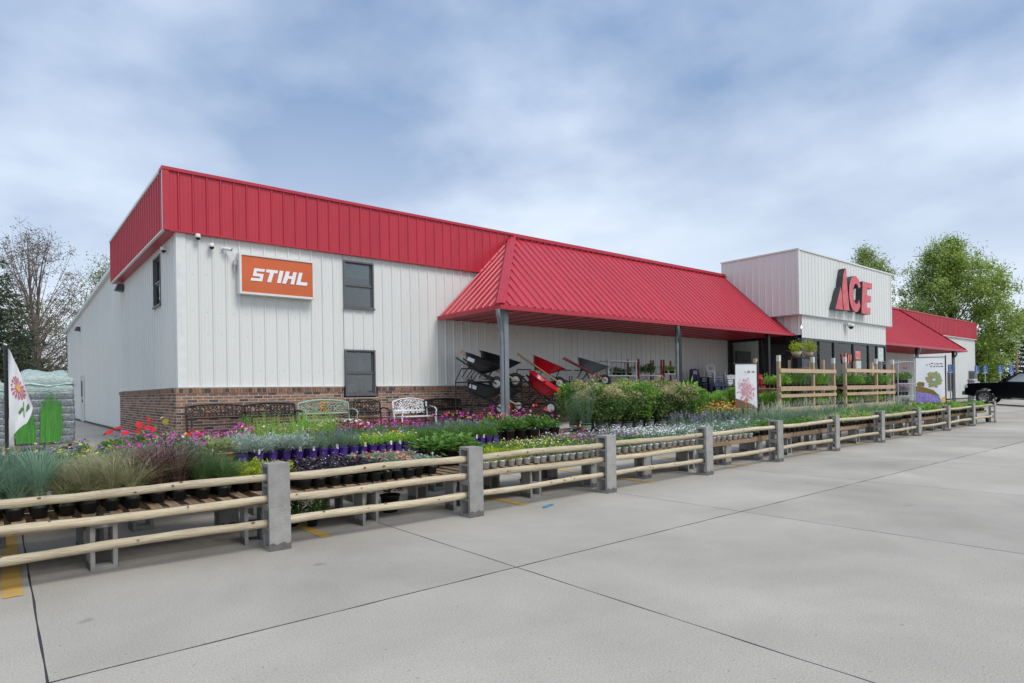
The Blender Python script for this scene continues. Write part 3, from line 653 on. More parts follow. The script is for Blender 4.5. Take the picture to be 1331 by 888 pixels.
# --- lit box sign on the left wall
mat('orange_face', (0.58, 0.115, 0.026), 0.2, c2=(0.53, 0.10, 0.02), nscale=1.5, spec=0.6); mat('letter_white', (0.75, 0.76, 0.77), 0.4)
bs = tag(empty('box_sign', T(5.5, YF, 4.4)), 'orange STIHL box sign with white frame on the white wall', 'sign')
X0, X1, Z0, Z1 = 4.57, 6.45, 3.93, 4.93; ya = YF - 0.24
q = MB(); q.box((X0, ya, Z0), (X1, YF - 0.035, Z1)); obj('cabinet', q.mesh('cabinet', ['white_trim']), bs)
q = MB()
for lo, hi in (((X0, ya - .03, Z0), (X0 + .05, ya - .001, Z1)), ((X1 - .05, ya - .03, Z0), (X1, ya - .001, Z1)), ((X0 + .05, ya - .03, Z0), (X1 - .05, ya - .001, Z0 + .05)), ((X0 + .05, ya - .03, Z1 - .05), (X1 - .05, ya - .001, Z1))): q.box(lo, hi)
obj('frame', q.mesh('frame', ['white_trim']), bs)
q = MB(); n = 10; vs = []
for i in range(n + 1):
    t = i / n; z = Z0 + .05 + (Z1 - Z0 - .1) * t; yb = ya - 0.004 - 0.02 * sin(pi * t); vs += [(X0 + .05, yb, z), (X1 - .05, yb, z)]
q.add(vs, [(2 * i, 2 * i + 1, 2 * i + 3, 2 * i + 2) for i in range(n)], 0, True); obj('face', q.mesh('face', ['orange_face']), bs)
LT = [[(6.15, 5.37), (6.48, 5.37), (6.45, 5.285), (6.22, 5.285), (6.215, 5.215), (6.43, 5.215), (6.38, 4.98), (6.03, 4.98), (6.06, 5.065), (6.31, 5.065), (6.32, 5.125), (6.10, 5.125)],
      [(6.52, 5.375), (6.88, 5.375), (6.85, 5.28), (6.745, 5.28), (6.655, 4.98), (6.53, 4.98), (6.625, 5.28), (6.50, 5.28)],
      [(6.93, 5.38), (7.05, 5.38), (6.955, 4.98), (6.835, 4.98)],
      [(7.13, 5.38), (7.245, 5.38), (7.212, 5.24), (7.33, 5.24), (7.36, 5.38), (7.475, 5.38), (7.38, 4.98), (7.265, 4.98), (7.305, 5.15), (7.19, 5.15), (7.12, 4.98), (7.00, 4.98)],
      [(7.55, 5.385), (7.665, 5.385), (7.592, 5.085), (7.825, 5.085), (7.80, 4.98), (7.445, 4.98)]]
for p in LT:
    q = MB(); q.prism([S8(t) for t in p][::-1], ya - 0.034, ya - 0.026, 0); obj('letter', q.mesh('letter', ['letter_white']), bs)
q = MB(); q.tube([(X0 - .02, YF - .1, 4.75), (X0 - .06, YF - .1, 4.6), (X0 - .06, YF - .08, 4.45)], 0.02, 6); q.cbox((X0 - .05, YF - .08, 4.7), (.08, .08, .12)); obj('conduit', q.mesh('conduit', ['galv']), bs)
# ------------------------------------------------------------------ fence of stacked blocks and round rails
def cmu_mesh(name, base):
    q = MB(); w, hh = 0.194, 0.397
    for lo, hi in (((-w / 2, -w / 2, 0), (w / 2, -w / 2 + .033, hh)), ((-w / 2, w / 2 - .033, 0), (w / 2, w / 2, hh)), ((-w / 2, -w / 2 + .033, 0), (w / 2, w / 2 - .033, .032)), ((-w / 2, -w / 2 + .033, .185), (w / 2, w / 2 - .033, .212)), ((-w / 2, -w / 2 + .033, hh - .032), (w / 2, w / 2 - .033, hh))):
        q.box(lo, hi, 0)
    if base:
        # damp foot: a ring a couple of millimetres proud with an uneven top
        n = 6; e = w / 2 + 0.002
        pr = []
        for k, (a, c) in enumerate((((-e, -e), (e, -e)), ((e, -e), (e, e)), ((e, e), (-e, e)), ((-e, e), (-e, -e)))):
            if k in (1, 3): continue
            v = []
            for i in range(n + 1):
                x = a[0] + (c[0] - a[0]) * i / n; y = a[1] + (c[1] - a[1]) * i / n; v += [(x, y, 0), (x, y, 0.065 + 0.012 * sin(i * 2.1 + k))]
            q.add(v, [(2 * i, 2 * i + 2, 2 * i + 3, 2 * i + 1) for i in range(n)], 1)
    return q.mesh(name, ['cmu', 'cmu_wet'])
CMU = cmu_mesh('concrete_block', False); CMUB = cmu_mesh('concrete_block', True)
PX_ = [(-2.6, 5.9), (-0.38, 5.9), (1.98, 5.88), (4.19, 5.86), (6.54, 5.91), (9.03, 5.98), (11.57, 6.08), (14.33, 6.2), (17.21, 6.32), (20.05, 6.4), (22.82, 6.46), (25.82, 6.57), (28.75, 6.66)]
PX_[1] = (-0.42, 5.9)
fence = tag(empty('rail_fence', T(2, 5.9, 0)), 'low fence of round pale timber rails threaded through upright grey concrete blocks', 'fence')
rf_ = random.Random(3)
for i, (x, y) in enumerate(PX_):
    ps = obj('post', None, fence, T(x, y, 0)); rz = rf_.uniform(-0.03, 0.03)
    obj('concrete_block', CMUB, ps, T(x, y, 0, rz)); obj('concrete_block', CMU, ps, T(x + rf_.uniform(-.004, .004), y + rf_.uniform(-.004, .004), 0.398, rz + rf_.uniform(-.02, .02)))
for i in range(len(PX_) - 1):
    (xa, ya), (xb, yb) = PX_[i], PX_[i + 1]
    hs = (0.252, 0.468, 0.668) if xa < 8.5 else (0.252, 0.668)
    for z in hs:
        q = MB(); n = 14; pts = []; rr = []
        r0 = rf_.uniform(0.034, 0.040); ph = rf_.uniform(0, 6)
        for k in range(n + 1):
            t = k / n; pts.append((xa + 0.006 + (xb - xa - 0.012) * t, ya + (yb - ya) * t + 0.006 * sin(3 * t * pi + ph), z + 0.008 * sin(2 * t * pi + ph) + rf_.uniform(-.002, .002) - 0.006)); rr.append(r0 * (1 + 0.05 * sin(k * 1.7 + ph)) * (1 if t not in (0, 1) else .97))
        q.tube(pts, rr, 12, 0)
        for k in range(rf_.randint(4, 8)):
            t = rf_.uniform(.06, .94); a = rf_.uniform(2.6, 5.2); p = Vector((xa + (xb - xa) * t, ya + (yb - ya) * t, z)); 
            d = Vector((0, cos(a), -abs(sin(a)) if rf_.random() < .25 else abs(sin(a)) * .6)).normalized(); d.y = -abs(d.y); c = p + d * (r0 * 0.97); s = rf_.uniform(.006, .012)
            tx = Vector((1, 0, 0)); ty = d.cross(tx).normalized()
            q.add([c + d * 0.003 + tx * s * 1.5 * cos(j * pi / 4) + ty * s * sin(j * pi / 4) for j in range(8)], [tuple(range(8))], 1)
        obj('rail', q.mesh('rail', ['rail_wood', 'knot']), fence)

# ------------------------------------------------------------------ display benches: pallets on upright blocks
TH = 0.468
BOARD = MB(); BOARD.box((0, 0, 0), (1.0, 0.088, 0.016)); BOARD = BOARD.mesh('deck_board', ['pallet_wood'])
STR = MB(); STR.box((0, 0, 0), (0.035, 1.0, 0.072)); STR = STR.mesh('stringer', ['pallet_wood'])
BLK = cmu_mesh('concrete_block', True)
rt_ = random.Random(8)
ORD = ['leftmost', 'second', 'third', 'fourth', 'fifth', 'sixth', 'seventh', 'eighth', 'ninth', 'tenth', 'eleventh', 'twelfth'] + ['%dth' % i for i in range(13, 21)] + ['21st', '22nd', '23rd'] + ['%dth' % i for i in range(24, 31)] + ['31st', '32nd', '33rd'] + ['%dth' % i for i in range(34, 41)]
def nth(i): return ORD[i] if i == 0 else ORD[i] + ' from left'
def bench_table(x0, x1, y0, y1, zt, label, along_y=True, legs=True, group='pallet benches carrying the plants'):
    z0 = gh((y0 + y1) / 2)
    t = tag(empty('display_bench', T((x0 + x1) / 2, (y0 + y1) / 2, z0)), label, 'bench', group)
    n = max(4, int((x1 - x0) / 0.135)); st = (x1 - x0) / n
    for k in range(n):       # deck boards run front to back
        obj('deck_board', BOARD, t, Matrix.Translation((x0 + k * st + 0.088 + rt_.uniform(0, .02), y0, zt - 0.016)) @ Matrix.Rotation(pi / 2, 4, 'Z') @ Matrix.Diagonal((y1 - y0, 1, 1, 1)))
    for yy in (y0 + 0.0, (y0 + y1) / 2 - 0.017, y1 - 0.035):
        obj('stringer', STR, t, Matrix.Translation((x0, yy + 0.035, zt - 0.089)) @ Matrix.Rotation(-pi / 2, 4, 'Z') @ Matrix.Diagonal((1, x1 - x0, 1, 1)))
    if legs:
        hz = zt - 0.089 - z0; sz = hz / 0.397
        for xx in (x0 - 0.02 + rt_.uniform(-.02, .02),):
            for yy in (y0 + 0.12, y1 - 0.12):
                obj('concrete_block', BLK, t, Matrix.Translation((xx, yy, gh(yy))) @ Matrix.Rotation(rt_.choice((pi / 2, pi / 2 + .06, pi / 2 - .05, .04)), 4, 'Z') @ Matrix.Diagonal((1, 1, (zt - 0.089 - gh(yy)) / 0.397, 1)))
    return t
side_words = ['beside the leftmost fence bay']
x = -1.75; k = 0
while x < 28.3:
    w = 1.18
    yo = 0.02 * max(0, x)
    y0 = 6.02 + 0.026 * max(0, x)
    lab = 'weathered pallet bench on blocks just behind the fence, ' + nth(k)
    bench_table(x, x + w, y0 + 0.1, y0 + 1.25, TH, lab, group='front row of pallet benches')
    x += w + 0.04; k += 1
for i in range(6):
    x0 = -1.3 + i * 1.24
    bench_table(x0, x0 + 1.18, 7.6, 8.7, TH + 0.15, 'pallet bench on blocks in the second row, ' + nth(i), group='second row of pallet benches')
for i in range(14):
    x0 = 6.3 + i * 1.24
    bench_table(x0, x0 + 1.18, 8.35, 9.35, 0.245, 'low pallet lying in the second row further right, ' + nth(i), legs=False, group='low second row of pallet benches')
for i in range(20):
    x0 = 0.2 + i * 1.24
    bench_table(x0, x0 + 1.18, 9.75, 10.85, 0.42 if x0 > 5.9 else 0.52, 'pallet bench on blocks in the third row of plants, ' + nth(i), group='third row of pallet benches')
for i in range(10):
    x0 = 9.8 + i * 1.24
    bench_table(x0, x0 + 1.18, 11.0, 12.1, 0.42, 'pallet bench on blocks in the back row before the walk, ' + nth(i), group='back row of pallet benches')

# ------------------------------------------------------------------ plants
def leafmat(n, a, b, rough=0.5, trans=0.33): return mat(n, a, rough, c2=b, nscale=9, island=0.75, objrand=0.12, trans=trans, spec=0.35)
leafmat('lf_green', (0.079, 0.204, 0.039), (0.212, 0.371, 0.079)); leafmat('lf_bright', (0.195, 0.407, 0.052), (0.442, 0.672, 0.124)); leafmat('lf_dark', (0.073, 0.152, 0.043), (0.183, 0.293, 0.085))
leafmat('lf_chart', (0.28, 0.38, 0.025), (0.50, 0.55, 0.06)); leafmat('lf_plum', (0.022, 0.016, 0.026), (0.085, 0.065, 0.085)); leafmat('lf_silver', (0.36, 0.45, 0.38), (0.55, 0.63, 0.55))
leafmat('lf_greyg', (0.142, 0.231, 0.150), (0.354, 0.495, 0.336)); leafmat('lf_tan', (0.20, 0.22, 0.09), (0.50, 0.47, 0.28)); leafmat('lf_blue', (0.106, 0.204, 0.150), (0.283, 0.425, 0.283))
leafmat('lf_burg', (0.06, 0.018, 0.022), (0.26, 0.13, 0.13)); leafmat('lf_sedge', (0.062, 0.133, 0.044), (0.177, 0.283, 0.106)); leafmat('lf_varieg', (0.145, 0.232, 0.072), (0.725, 0.725, 0.377)); leafmat('lf_pinkg', (0.293, 0.317, 0.122), (0.683, 0.561, 0.342))
FL = dict(white=((0.8, 0.8, 0.78), (0.7, 0.7, 0.72)), pink=((0.75, 0.2, 0.35), (0.8, 0.45, 0.55)), magenta=((0.5, 0.02, 0.3), (0.65, 0.1, 0.5)), red=((0.5, 0.01, 0.015), (0.62, 0.03, 0.03)), yellow=((0.8, 0.6, 0.04), (0.85, 0.72, 0.2)), paley=((0.75, 0.68, 0.3), (0.8, 0.78, 0.55)), violet=((0.16, 0.07, 0.36), (0.3, 0.17, 0.5)), lilac=((0.42, 0.33, 0.6), (0.55, 0.48, 0.7)), blue=((0.04, 0.06, 0.35), (0.12, 0.15, 0.5)), orange=((0.7, 0.2, 0.02), (0.8, 0.35, 0.06)), wine=((0.2, 0.01, 0.03), (0.35, 0.03, 0.08)), coral=((0.75, 0.12, 0.1), (0.8, 0.3, 0.25)), cream=((0.75, 0.7, 0.5), (0.8, 0.77, 0.6)))
for n, (a, b_) in FL.items(): mat('fl_' + n, a, 0.6, c2=b_, nscale=20, island=0.7, objrand=0.06, trans=0.2, spec=0.3)
def rdir(r, zmin=-0.3):
    while True:
        v = Vector((r.gauss(0, 1), r.gauss(0, 1), r.gauss(0, 1)))
        if v.length > 0.1:
            v.normalize()
            if v.z >= zmin: return v
def leaf(q, p, d, l, w, r, mi=0, curl=0.25):
    """a folded, pointed leaf of four triangles"""
    s = d.cross(Vector((r.uniform(-.3, .3), r.uniform(-.3, .3), 1)))
    if s.length < 1e-3: s = Vector((1, 0, 0))
    s.normalize(); n = s.cross(d)
    m = p + d * l * .5 + n * (-w * curl)
    tip = p + d * l - n * (l * curl * .3)
    q.add([p, m + s * w * .5 + n * w * .25, tip, m - s * w * .5 + n * w * .25, m], [(0, 4, 1), (4, 2, 1), (0, 3, 4), (4, 3, 2)], mi)
def bush(seed, R, Hh, n, ll, lw, flat=0.6, z0=0.0, mound=1.0):
    r = random.Random(seed); q = MB()
    lumps = [(r.uniform(-.45, .45) * R, r.uniform(-.45, .45) * R, r.uniform(.55, 1.0)) for _ in range(5)]
    for k in range(n):
        lx, ly, lh = r.choice(lumps); d = rdir(r, -.1)
        rad = r.random() ** 0.45
        p = Vector((lx + d.x * R * .62 * rad, ly + d.y * R * .62 * rad, z0 + Hh * (.28 + .55 * lh * max(0, d.z) * rad * mound + r.uniform(-.26, .16))))
        if p.z < 0.004: p.z = r.uniform(.004, .05)
        dd = (Vector((d.x, d.y, d.z * .5 + r.uniform(-.1, flat))) + rdir(r, -1) * .45).normalized()
        leaf(q, p, dd, ll * r.uniform(.6, 1.25), lw * r.uniform(.6, 1.2), r)
    for k in range(7):
        a = r.uniform(0, 6.28); q.tube([(0, 0, 0), (cos(a) * R * .25, sin(a) * R * .25, Hh * .4), (cos(a) * R * .45, sin(a) * R * .45, Hh * .72)], [.005, .004, .002], 4, 0, False)
    return q
def shrubby(seed, R, Hh, n, ll, lw, top=False):
    r = random.Random(seed); q = MB(); lumps = []
    for k in range(16):
        h = r.random(); a = r.uniform(0, 6.28); d = R * (.35 + .65 * sin(pi * (.15 + .7 * h))) * r.random() ** .5 * .85; lumps.append((Vector((cos(a) * d, sin(a) * d, Hh * (.14 + .72 * h))), R * r.uniform(.32, .5)))
    for c, lr in lumps:
        q.tube([(0, 0, 0), (c.x * .4, c.y * .4, c.z * .55), c], [.012, .008, .003], 4, 0, False)
    for k in range(n):
        c, lr = r.choice(lumps if not top else sorted(lumps, key=lambda t: -t[0].z)[:9])
        d = rdir(r, .15 if top else -.8); p = c + d * lr * (r.uniform(.85, 1.15) if top else r.random() ** .4)
        if p.z < .02: p.z = .03
        leaf(q, p, (d + rdir(r, -1) * .8 + Vector((0, 0, .15))).normalized(), ll * r.uniform(.6, 1.2), lw * r.uniform(.7, 1.2), r)
    return q
def grassy(seed, R, Hh, n, w, arch=0.6):
    r = random.Random(seed); q = MB()
    for k in range(n):
        a = r.uniform(0, 2 * pi); bR = R * .28 * r.random() ** .5; h = Hh * r.uniform(.55, 1.1); ar = arch * r.uniform(.2, 1.3) * Hh
        p0 = Vector((cos(a) * bR, sin(a) * bR, 0)); a2 = a + r.uniform(-.6, .6); o = Vector((cos(a2), sin(a2), 0)); s = Vector((-o.y, o.x, 0)); vs = []
        for i, t in enumerate((0, .35, .7, 1)):
            c = p0 + o * ar * t * t * .9 + Vector((0, 0, h * (t - (.28 * arch) * t * t * t))); ww = w * (1, .9, .6, .08)[i]; vs += [c - s * ww, c + s * ww]
        q.add(vs, [(0, 1, 3, 2), (2, 3, 5, 4), (4, 5, 7, 6)])
    return q
def spiky(seed, R, Hh, n, ll, lw):
    """upright leafy stems"""
    r = random.Random(seed); q = MB()
    for k in range(n):
        a = r.uniform(0, 2 * pi); o = R * r.random() ** .6; h = Hh * r.uniform(.6, 1.08); p0 = Vector((cos(a) * o * .35, sin(a) * o * .35, 0)); p1 = Vector((cos(a) * o, sin(a) * o, h))
        q.tube([p0, p1], [.004, .0015], 4, 0, False)
        m = max(4, int(h / .035))
        for j in range(m):
            t = (j + .6) / m; b_ = r.uniform(0, 6.28); d = Vector((cos(b_), sin(b_), .55)).normalized(); leaf(q, p0.lerp(p1, t), d, ll * (1.15 - .5 * t) * r.uniform(.7, 1.2), lw, r)
    return q
def blooms(seed, n, R, Hh, rad, petals=5, zmin=.5, mats=1, ball=False, cup=.3):
    r = random.Random(seed); q = MB()
    for k in range(n):
        d = rdir(r, .0); c = Vector((d.x * R * .9, d.y * R * .9, Hh * (zmin + (1.08 - zmin) * max(0, d.z) * r.uniform(.8, 1.1))))
        nrm = (d + Vector((0, 0, .5)) + rdir(r, -1) * .3 - Vector((0, .25, 0))).normalized(); u = nrm.orthogonal().normalized(); v = nrm.cross(u); mi = r.randrange(mats); s = rad * r.uniform(.7, 1.15)
        if ball:
            for j in range(9):
                dd = (nrm * .7 + rdir(r, -1)).normalized(); e = c + dd * s * .6; a = dd.orthogonal().normalized(); b_ = dd.cross(a); t = s * .5
                q.add([e + a * t, e + b_ * t, e - a * t, e - b_ * t], [(0, 1, 2, 3)], mi)
        else:
            vs = [c]
            for j in range(petals * 2):
                a = pi * j / petals; rr = s if j % 2 == 0 else s * .62; vs.append(c + (u * cos(a) + v * sin(a)) * rr + nrm * s * cup * (1 if j % 2 == 0 else .5))
            q.add(vs, [(0, j + 1, (j + 1) % (petals * 2) + 1) for j in range(petals * 2)], mi)
    return q
def spikes(seed, n, R, Hh, top, w):
    r = random.Random(seed); q = MB()
    for k in range(n):
        a = r.uniform(0, 6.28); o = R * r.random() ** .5; x, y = cos(a) * o, sin(a) * o; h = Hh * r.uniform(.8, 1.1); q.tube([(x * .6, y * .6, Hh * .4), (x, y, h)], .0016, 3, 1, False)
        for j in range(14):
            b_ = r.uniform(0, 6.28); z = h - top * .5 + top * j / 14; s = w * r.uniform(.6, 1); d = Vector((cos(b_), sin(b_), .3)); p = Vector((x, y, z)); t = Vector((-d.y, d.x, 0)) * s * .5; q.add([p, p + d * s + t, p + d * s * 1.2 + Vector((0, 0, s * .5)), p + d * s - t], [(0, 1, 2, 3)], 0)
    return q
# pots
def pot(name, r, h, m, square=False, rim=True, label=None):
    q = MB(); n = 8 if square else 12
    pr = [(0.001, 0.0), (r * .74, 0.0), (r * .95, h - .02), (r * 1.05, h - .02), (r * 1.05, h), (r * .97, h), (r * .94, h - .015)] if rim else [(0.001, 0.0), (r * .8, 0), (r, h), (r * .95, h), (r * .92, h - .012)]
    q.lathe(pr, n, 0, square=square, smooth=not square); 
    q.disc(r * .93 * (1.25 if square else 1), h - .016, n, 1)
    if label: q.lathe([(r * .86, h * .35), (r * .965, h * .8)], n, 2)
    return q.mesh(name, [m, 'soil', label or m])
POT = dict(small=(pot('pot', .062, .10, 'pot_black'), .095), purple=(pot('pot', .056, .115, 'pot_purple', True), .11), white=(pot('pot', .048, .085, 'pot_white'), .08), mid=(pot('pot', .085, .15, 'pot_black'), .145), gal=(pot('pot', .12, .21, 'pot_black'), .2), nursery=(pot('pot', .135, .23, 'pot_grey', label='lf_greyg'), .22), terra=(pot('pot', .09, .15, 'pot_terra'), .145))
TAGW = MB(); TAGW.box((-.014, -.001, 0), (.014, .001, .058)); TAGW.box((-.011, -.002, .022), (.011, -.001, .055), 1)
TAGS = [TAGW.mesh('plant_tag', ['tag_white', m]) for m in ('tag_orange', 'tag_violet', 'tag_white')]
# kinds: list of foliage meshes, list of bloom meshes (or none)
K = {}
def kind(name, fol, mats, blo=None, bmats=None, nvar=3):
    K[name] = ([fol(i * 17 + len(K) * 101).mesh('foliage', mats) for i in range(nvar)], [blo(i * 13 + len(K) * 57 + 5).mesh('blooms', bmats) for i in range(nvar)] if blo else None)
kind('fescue', lambda s: grassy(s, .13, .42, 210, .0026, .6), ['lf_blue'])
kind('carex', lambda s: grassy(s, .16, .46, 230, .0028, 1.0), ['lf_tan'])
kind('fountain', lambda s: grassy(s, .15, .42, 150, .0046, .95), ['lf_burg'])
kind('sedge', lambda s: grassy(s, .15, .32, 270, .0022, .95), ['lf_sedge'])
kind('chart', lambda s: bush(s, .12, .13, 90, .05, .042), ['lf_chart'])
kind('plum', lambda s: bush(s, .12, .19, 110, .052, .042), ['lf_plum'], lambda s: blooms(s, 3, .09, .2, .010), ['fl_lilac'])
kind('greyred', lambda s: bush(s, .12, .17, 100, .05, .040), ['lf_greyg'], lambda s: blooms(s, 5, .09, .18, .022), ['fl_coral'])
kind('greymix', lambda s: bush(s, .12, .16, 110, .045, .032), ['lf_greyg'], lambda s: blooms(s, 3, .08, .19, .016, mats=2), ['fl_red', 'fl_lilac'])
kind('hydrangea', lambda s: bush(s, .21, .32, 130, .115, .08), ['lf_green'])
kind('jenny', lambda s: bush(s, .12, .14, 190, .026, .020), ['lf_chart'])
kind('mixyellow', lambda s: bush(s, .11, .14, 170, .028, .018), ['lf_green'], lambda s: blooms(s, 8, .1, .16, .012, mats=2), ['fl_paley', 'fl_yellow'])
kind('greensmall', lambda s: bush(s, .11, .14, 180, .030, .016), ['lf_green'])
kind('petviolet', lambda s: bush(s, .12, .17, 170, .032, .018), ['lf_green'], lambda s: blooms(s, 6, .11, .19, .018, mats=3), ['fl_violet', 'fl_lilac', 'fl_magenta'])
kind('alyssum', lambda s: bush(s, .12, .16, 150, .028, .016), ['lf_greyg'], lambda s: blooms(s, 15, .115, .18, .013), ['fl_white'])
kind('bluegrey', lambda s: bush(s, .12, .16, 200, .035, .012), ['lf_greyg'], lambda s: blooms(s, 3, .1, .17, .014, mats=2), ['fl_lilac', 'fl_white'])
kind('lavender', lambda s: spiky(s, .12, .24, 26, .034, .006), ['lf_greyg'], lambda s: spikes(s, 7, .13, .33, .06, .009), ['fl_lilac', 'lf_greyg'])
kind('feather', lambda s: grassy(s, .15, .34, 170, .0024, .5), ['lf_greyg'], lambda s: spikes(s, 12, .15, .4, .1, .008), ['fl_cream', 'lf_greyg'])
kind('leafy', lambda s: bush(s, .15, .20, 190, .050, .028), ['lf_bright'])
kind('leafy2', lambda s: bush(s, .15, .21, 190, .048, .026), ['lf_green'])
kind('viola', lambda s: bush(s, .11, .13, 130, .030, .018), ['lf_green'], lambda s: blooms(s, 7, .09, .16, .018, mats=3), ['fl_blue', 'fl_yellow', 'fl_violet'])
kind('dahlia', lambda s: bush(s, .17, .26, 90, .085, .05), ['lf_green'], lambda s: blooms(s, 4, .13, .34, .05, 8, .75, 1), ['fl_red'])
kind('dahliay', lambda s: bush(s, .17, .26, 90, .085, .05), ['lf_green'], lambda s: blooms(s, 3, .12, .34, .045, 8, .75, 1), ['fl_yellow'])
kind('dahliaw', lambda s: bush(s, .15, .22, 90, .07, .04), ['lf_green'], lambda s: blooms(s, 3, .12, .27, .04, 8, .7, 1), ['fl_white'])
kind('magenta', lambda s: bush(s, .15, .22, 140, .04, .022), ['lf_greyg'], lambda s: blooms(s, 26, .15, .26, .020), ['fl_magenta'])
kind('varieg', lambda s: bush(s, .14, .2, 150, .04, .03), ['lf_varieg'])
kind('dusty', lambda s: bush(s, .15, .22, 320, .055, .014), ['lf_silver'])
kind('cosmos', lambda s: spiky(s, .17, .42, 34, .06, .006), ['lf_bright'], lambda s: blooms(s, 3, .15, .42, .013, mats=2), ['fl_white', 'fl_blue'])
kind('salvia', lambda s: spiky(s, .10, .22, 16, .045, .016), ['lf_green'], lambda s: spikes(s, 2, .08, .29, .07, .011), ['fl_violet', 'lf_green'])
kind('pansy', lambda s: bush(s, .10, .17, 120, .035, .02), ['lf_bright'], lambda s: blooms(s, 4, .08, .19, .018, mats=3), ['fl_orange', 'fl_lilac', 'fl_yellow'])
kind('thyme', lambda s: spiky(s, .11, .22, 30, .03, .009), ['lf_greyg'], lambda s: spikes(s, 3, .08, .28, .07, .010), ['fl_violet', 'lf_greyg'])
kind('petpink', lambda s: bush(s, .14, .19, 140, .038, .024), ['lf_green'], lambda s: blooms(s, 16, .14, .25, .030, mats=3), ['fl_pink', 'fl_wine', 'fl_cream'])
kind('petwine', lambda s: bush(s, .14, .20, 140, .038, .024), ['lf_green'], lambda s: blooms(s, 14, .14, .27, .028, mats=2), ['fl_wine', 'fl_magenta'])
kind('geranium', lambda s: bush(s, .18, .26, 120, .075, .07), ['lf_green'], lambda s: blooms(s, 3, .13, .37, .038, 6, .8, 2, True), ['fl_red', 'fl_coral'])
kind('geraniump', lambda s: bush(s, .18, .26, 120, .075, .07), ['lf_green'], lambda s: blooms(s, 4, .14, .36, .036, 6, .78, 2, True), ['fl_pink', 'fl_magenta'])
kind('begonia', lambda s: bush(s, .18, .25, 120, .06, .045), ['lf_varieg'], lambda s: blooms(s, 9, .16, .34, .022, 6, .6, 2, True), ['fl_yellow', 'fl_coral'])
kind('shrub', lambda s: shrubby(s, .37, .84, 760, .085, .05), ['lf_dark'], lambda s: shrubby(s, .37, .86, 330, .065, .04, True), ['lf_pinkg'])
kind('shrubg', lambda s: shrubby(s, .37, .82, 760, .085, .05), ['lf_green'], lambda s: shrubby(s, .37, .84, 330, .065, .04, True), ['lf_bright'])
kind('shrubs', lambda s: spiky(s, .28, .8, 34, .06, .012), ['lf_greyg'], lambda s: bush(s + 3, .28, .74, 220, .05, .02, mound=1.1), ['lf_green'])
kind('hosta', lambda s: bush(s, .33, .55, 260, .13, .085, flat=.1), ['lf_bright'])
kind('lantana', lambda s: bush(s, .2, .3, 200, .045, .026), ['lf_green'], lambda s: blooms(s, 22, .2, .36, .024, 6, .45, 3), ['fl_orange', 'fl_coral', 'fl_yellow'])
kind('coleus', lambda s: bush(s, .14, .3, 110, .06, .04), ['lf_burg'])
kind('houseplant', lambda s: bush(s, .2, .36, 90, .12, .06), ['lf_dark'])
kind('fern', lambda s: grassy(s, .2, .32, 120, .008, .9), ['lf_bright'])
PROTO = {}
rp = random.Random(21)
BUDGET = {}
def plant(kn, pk, x, y, z, label, group, s=1.0, cat='plant', tagp=0.0, name='potted_plant', zs=1.0):
    v = rp.randrange(len(K[kn][0])); me, ph = POT[pk]
    mx = T(x, y, z, rp.uniform(0, 6.28))
    r = tag(empty(PNAME.get(kn, name), mx), label, cat, group)
    fs = Matrix.Translation((0, 0, ph)) @ Matrix.Rotation(rp.uniform(-.16, .16), 4, 'X') @ Matrix.Rotation(rp.uniform(0, 6.28), 4, 'Z') @ Matrix.Diagonal((s * rp.uniform(.9, 1.1), s * rp.uniform(.9, 1.1), s * zs * rp.uniform(.72, 1.22), 1))
    for nm, m, lm in (('pot', me, Matrix.Rotation(0, 4, 'Z')), ('foliage', K[kn][0][v], fs)) + ((('blooms', K[kn][1][v], fs),) if K[kn][1] else ()):
        o = bpy.data.objects.new(nm, m); COL.objects.link(o); o.parent = r; o.matrix_basis = lm
        if nm != 'pot': o['kind'] = 'stuff'
    if rp.random() < tagp:
        o = bpy.data.objects.new('plant_tag', rp.choice(TAGS)); COL.objects.link(o); o.parent = r
        o.matrix_basis = mx.to_3x3().to_4x4().inverted() @ Matrix.Translation((rp.uniform(-.02, .02), -.06, ph - .01)) @ Matrix.Rotation(rp.uniform(-.4, .4), 4, 'Z')
    return r
PNAME = dict(fescue='blue_grass', carex='tan_grass', fountain='burgundy_grass', sedge='sedge', chart='coral_bells', plum='purple_coral_bells', greyred='flowering_perennial', greymix='flowering_perennial', hydrangea='hydrangea', jenny='creeping_jenny', mixyellow='yellow_bedding_plant', greensmall='bedding_plant', petviolet='petunia', alyssum='alyssum', bluegrey='catmint', lavender='lavender', feather='feather_grass', leafy='leafy_plant', leafy2='green_perennial', viola='viola', dahlia='dahlia', dahliay='dahlia', dahliaw='dahlia', magenta='phlox', varieg='variegated_plant', dusty='dusty_miller', cosmos='cosmos', salvia='salvia', pansy='pansy', thyme='herb_plant', petpink='petunia', petwine='petunia', geranium='geranium', geraniump='geranium', begonia='begonia', shrub='shrub', shrubg='green_shrub', shrubs='silver_shrub', hosta='hosta', lantana='lantana', coleus='coleus', houseplant='house_plant', fern='fern')
LINES = ['front line', 'second line', 'third line', 'fourth line', 'fifth line', 'sixth line', 'seventh line', 'eighth line']
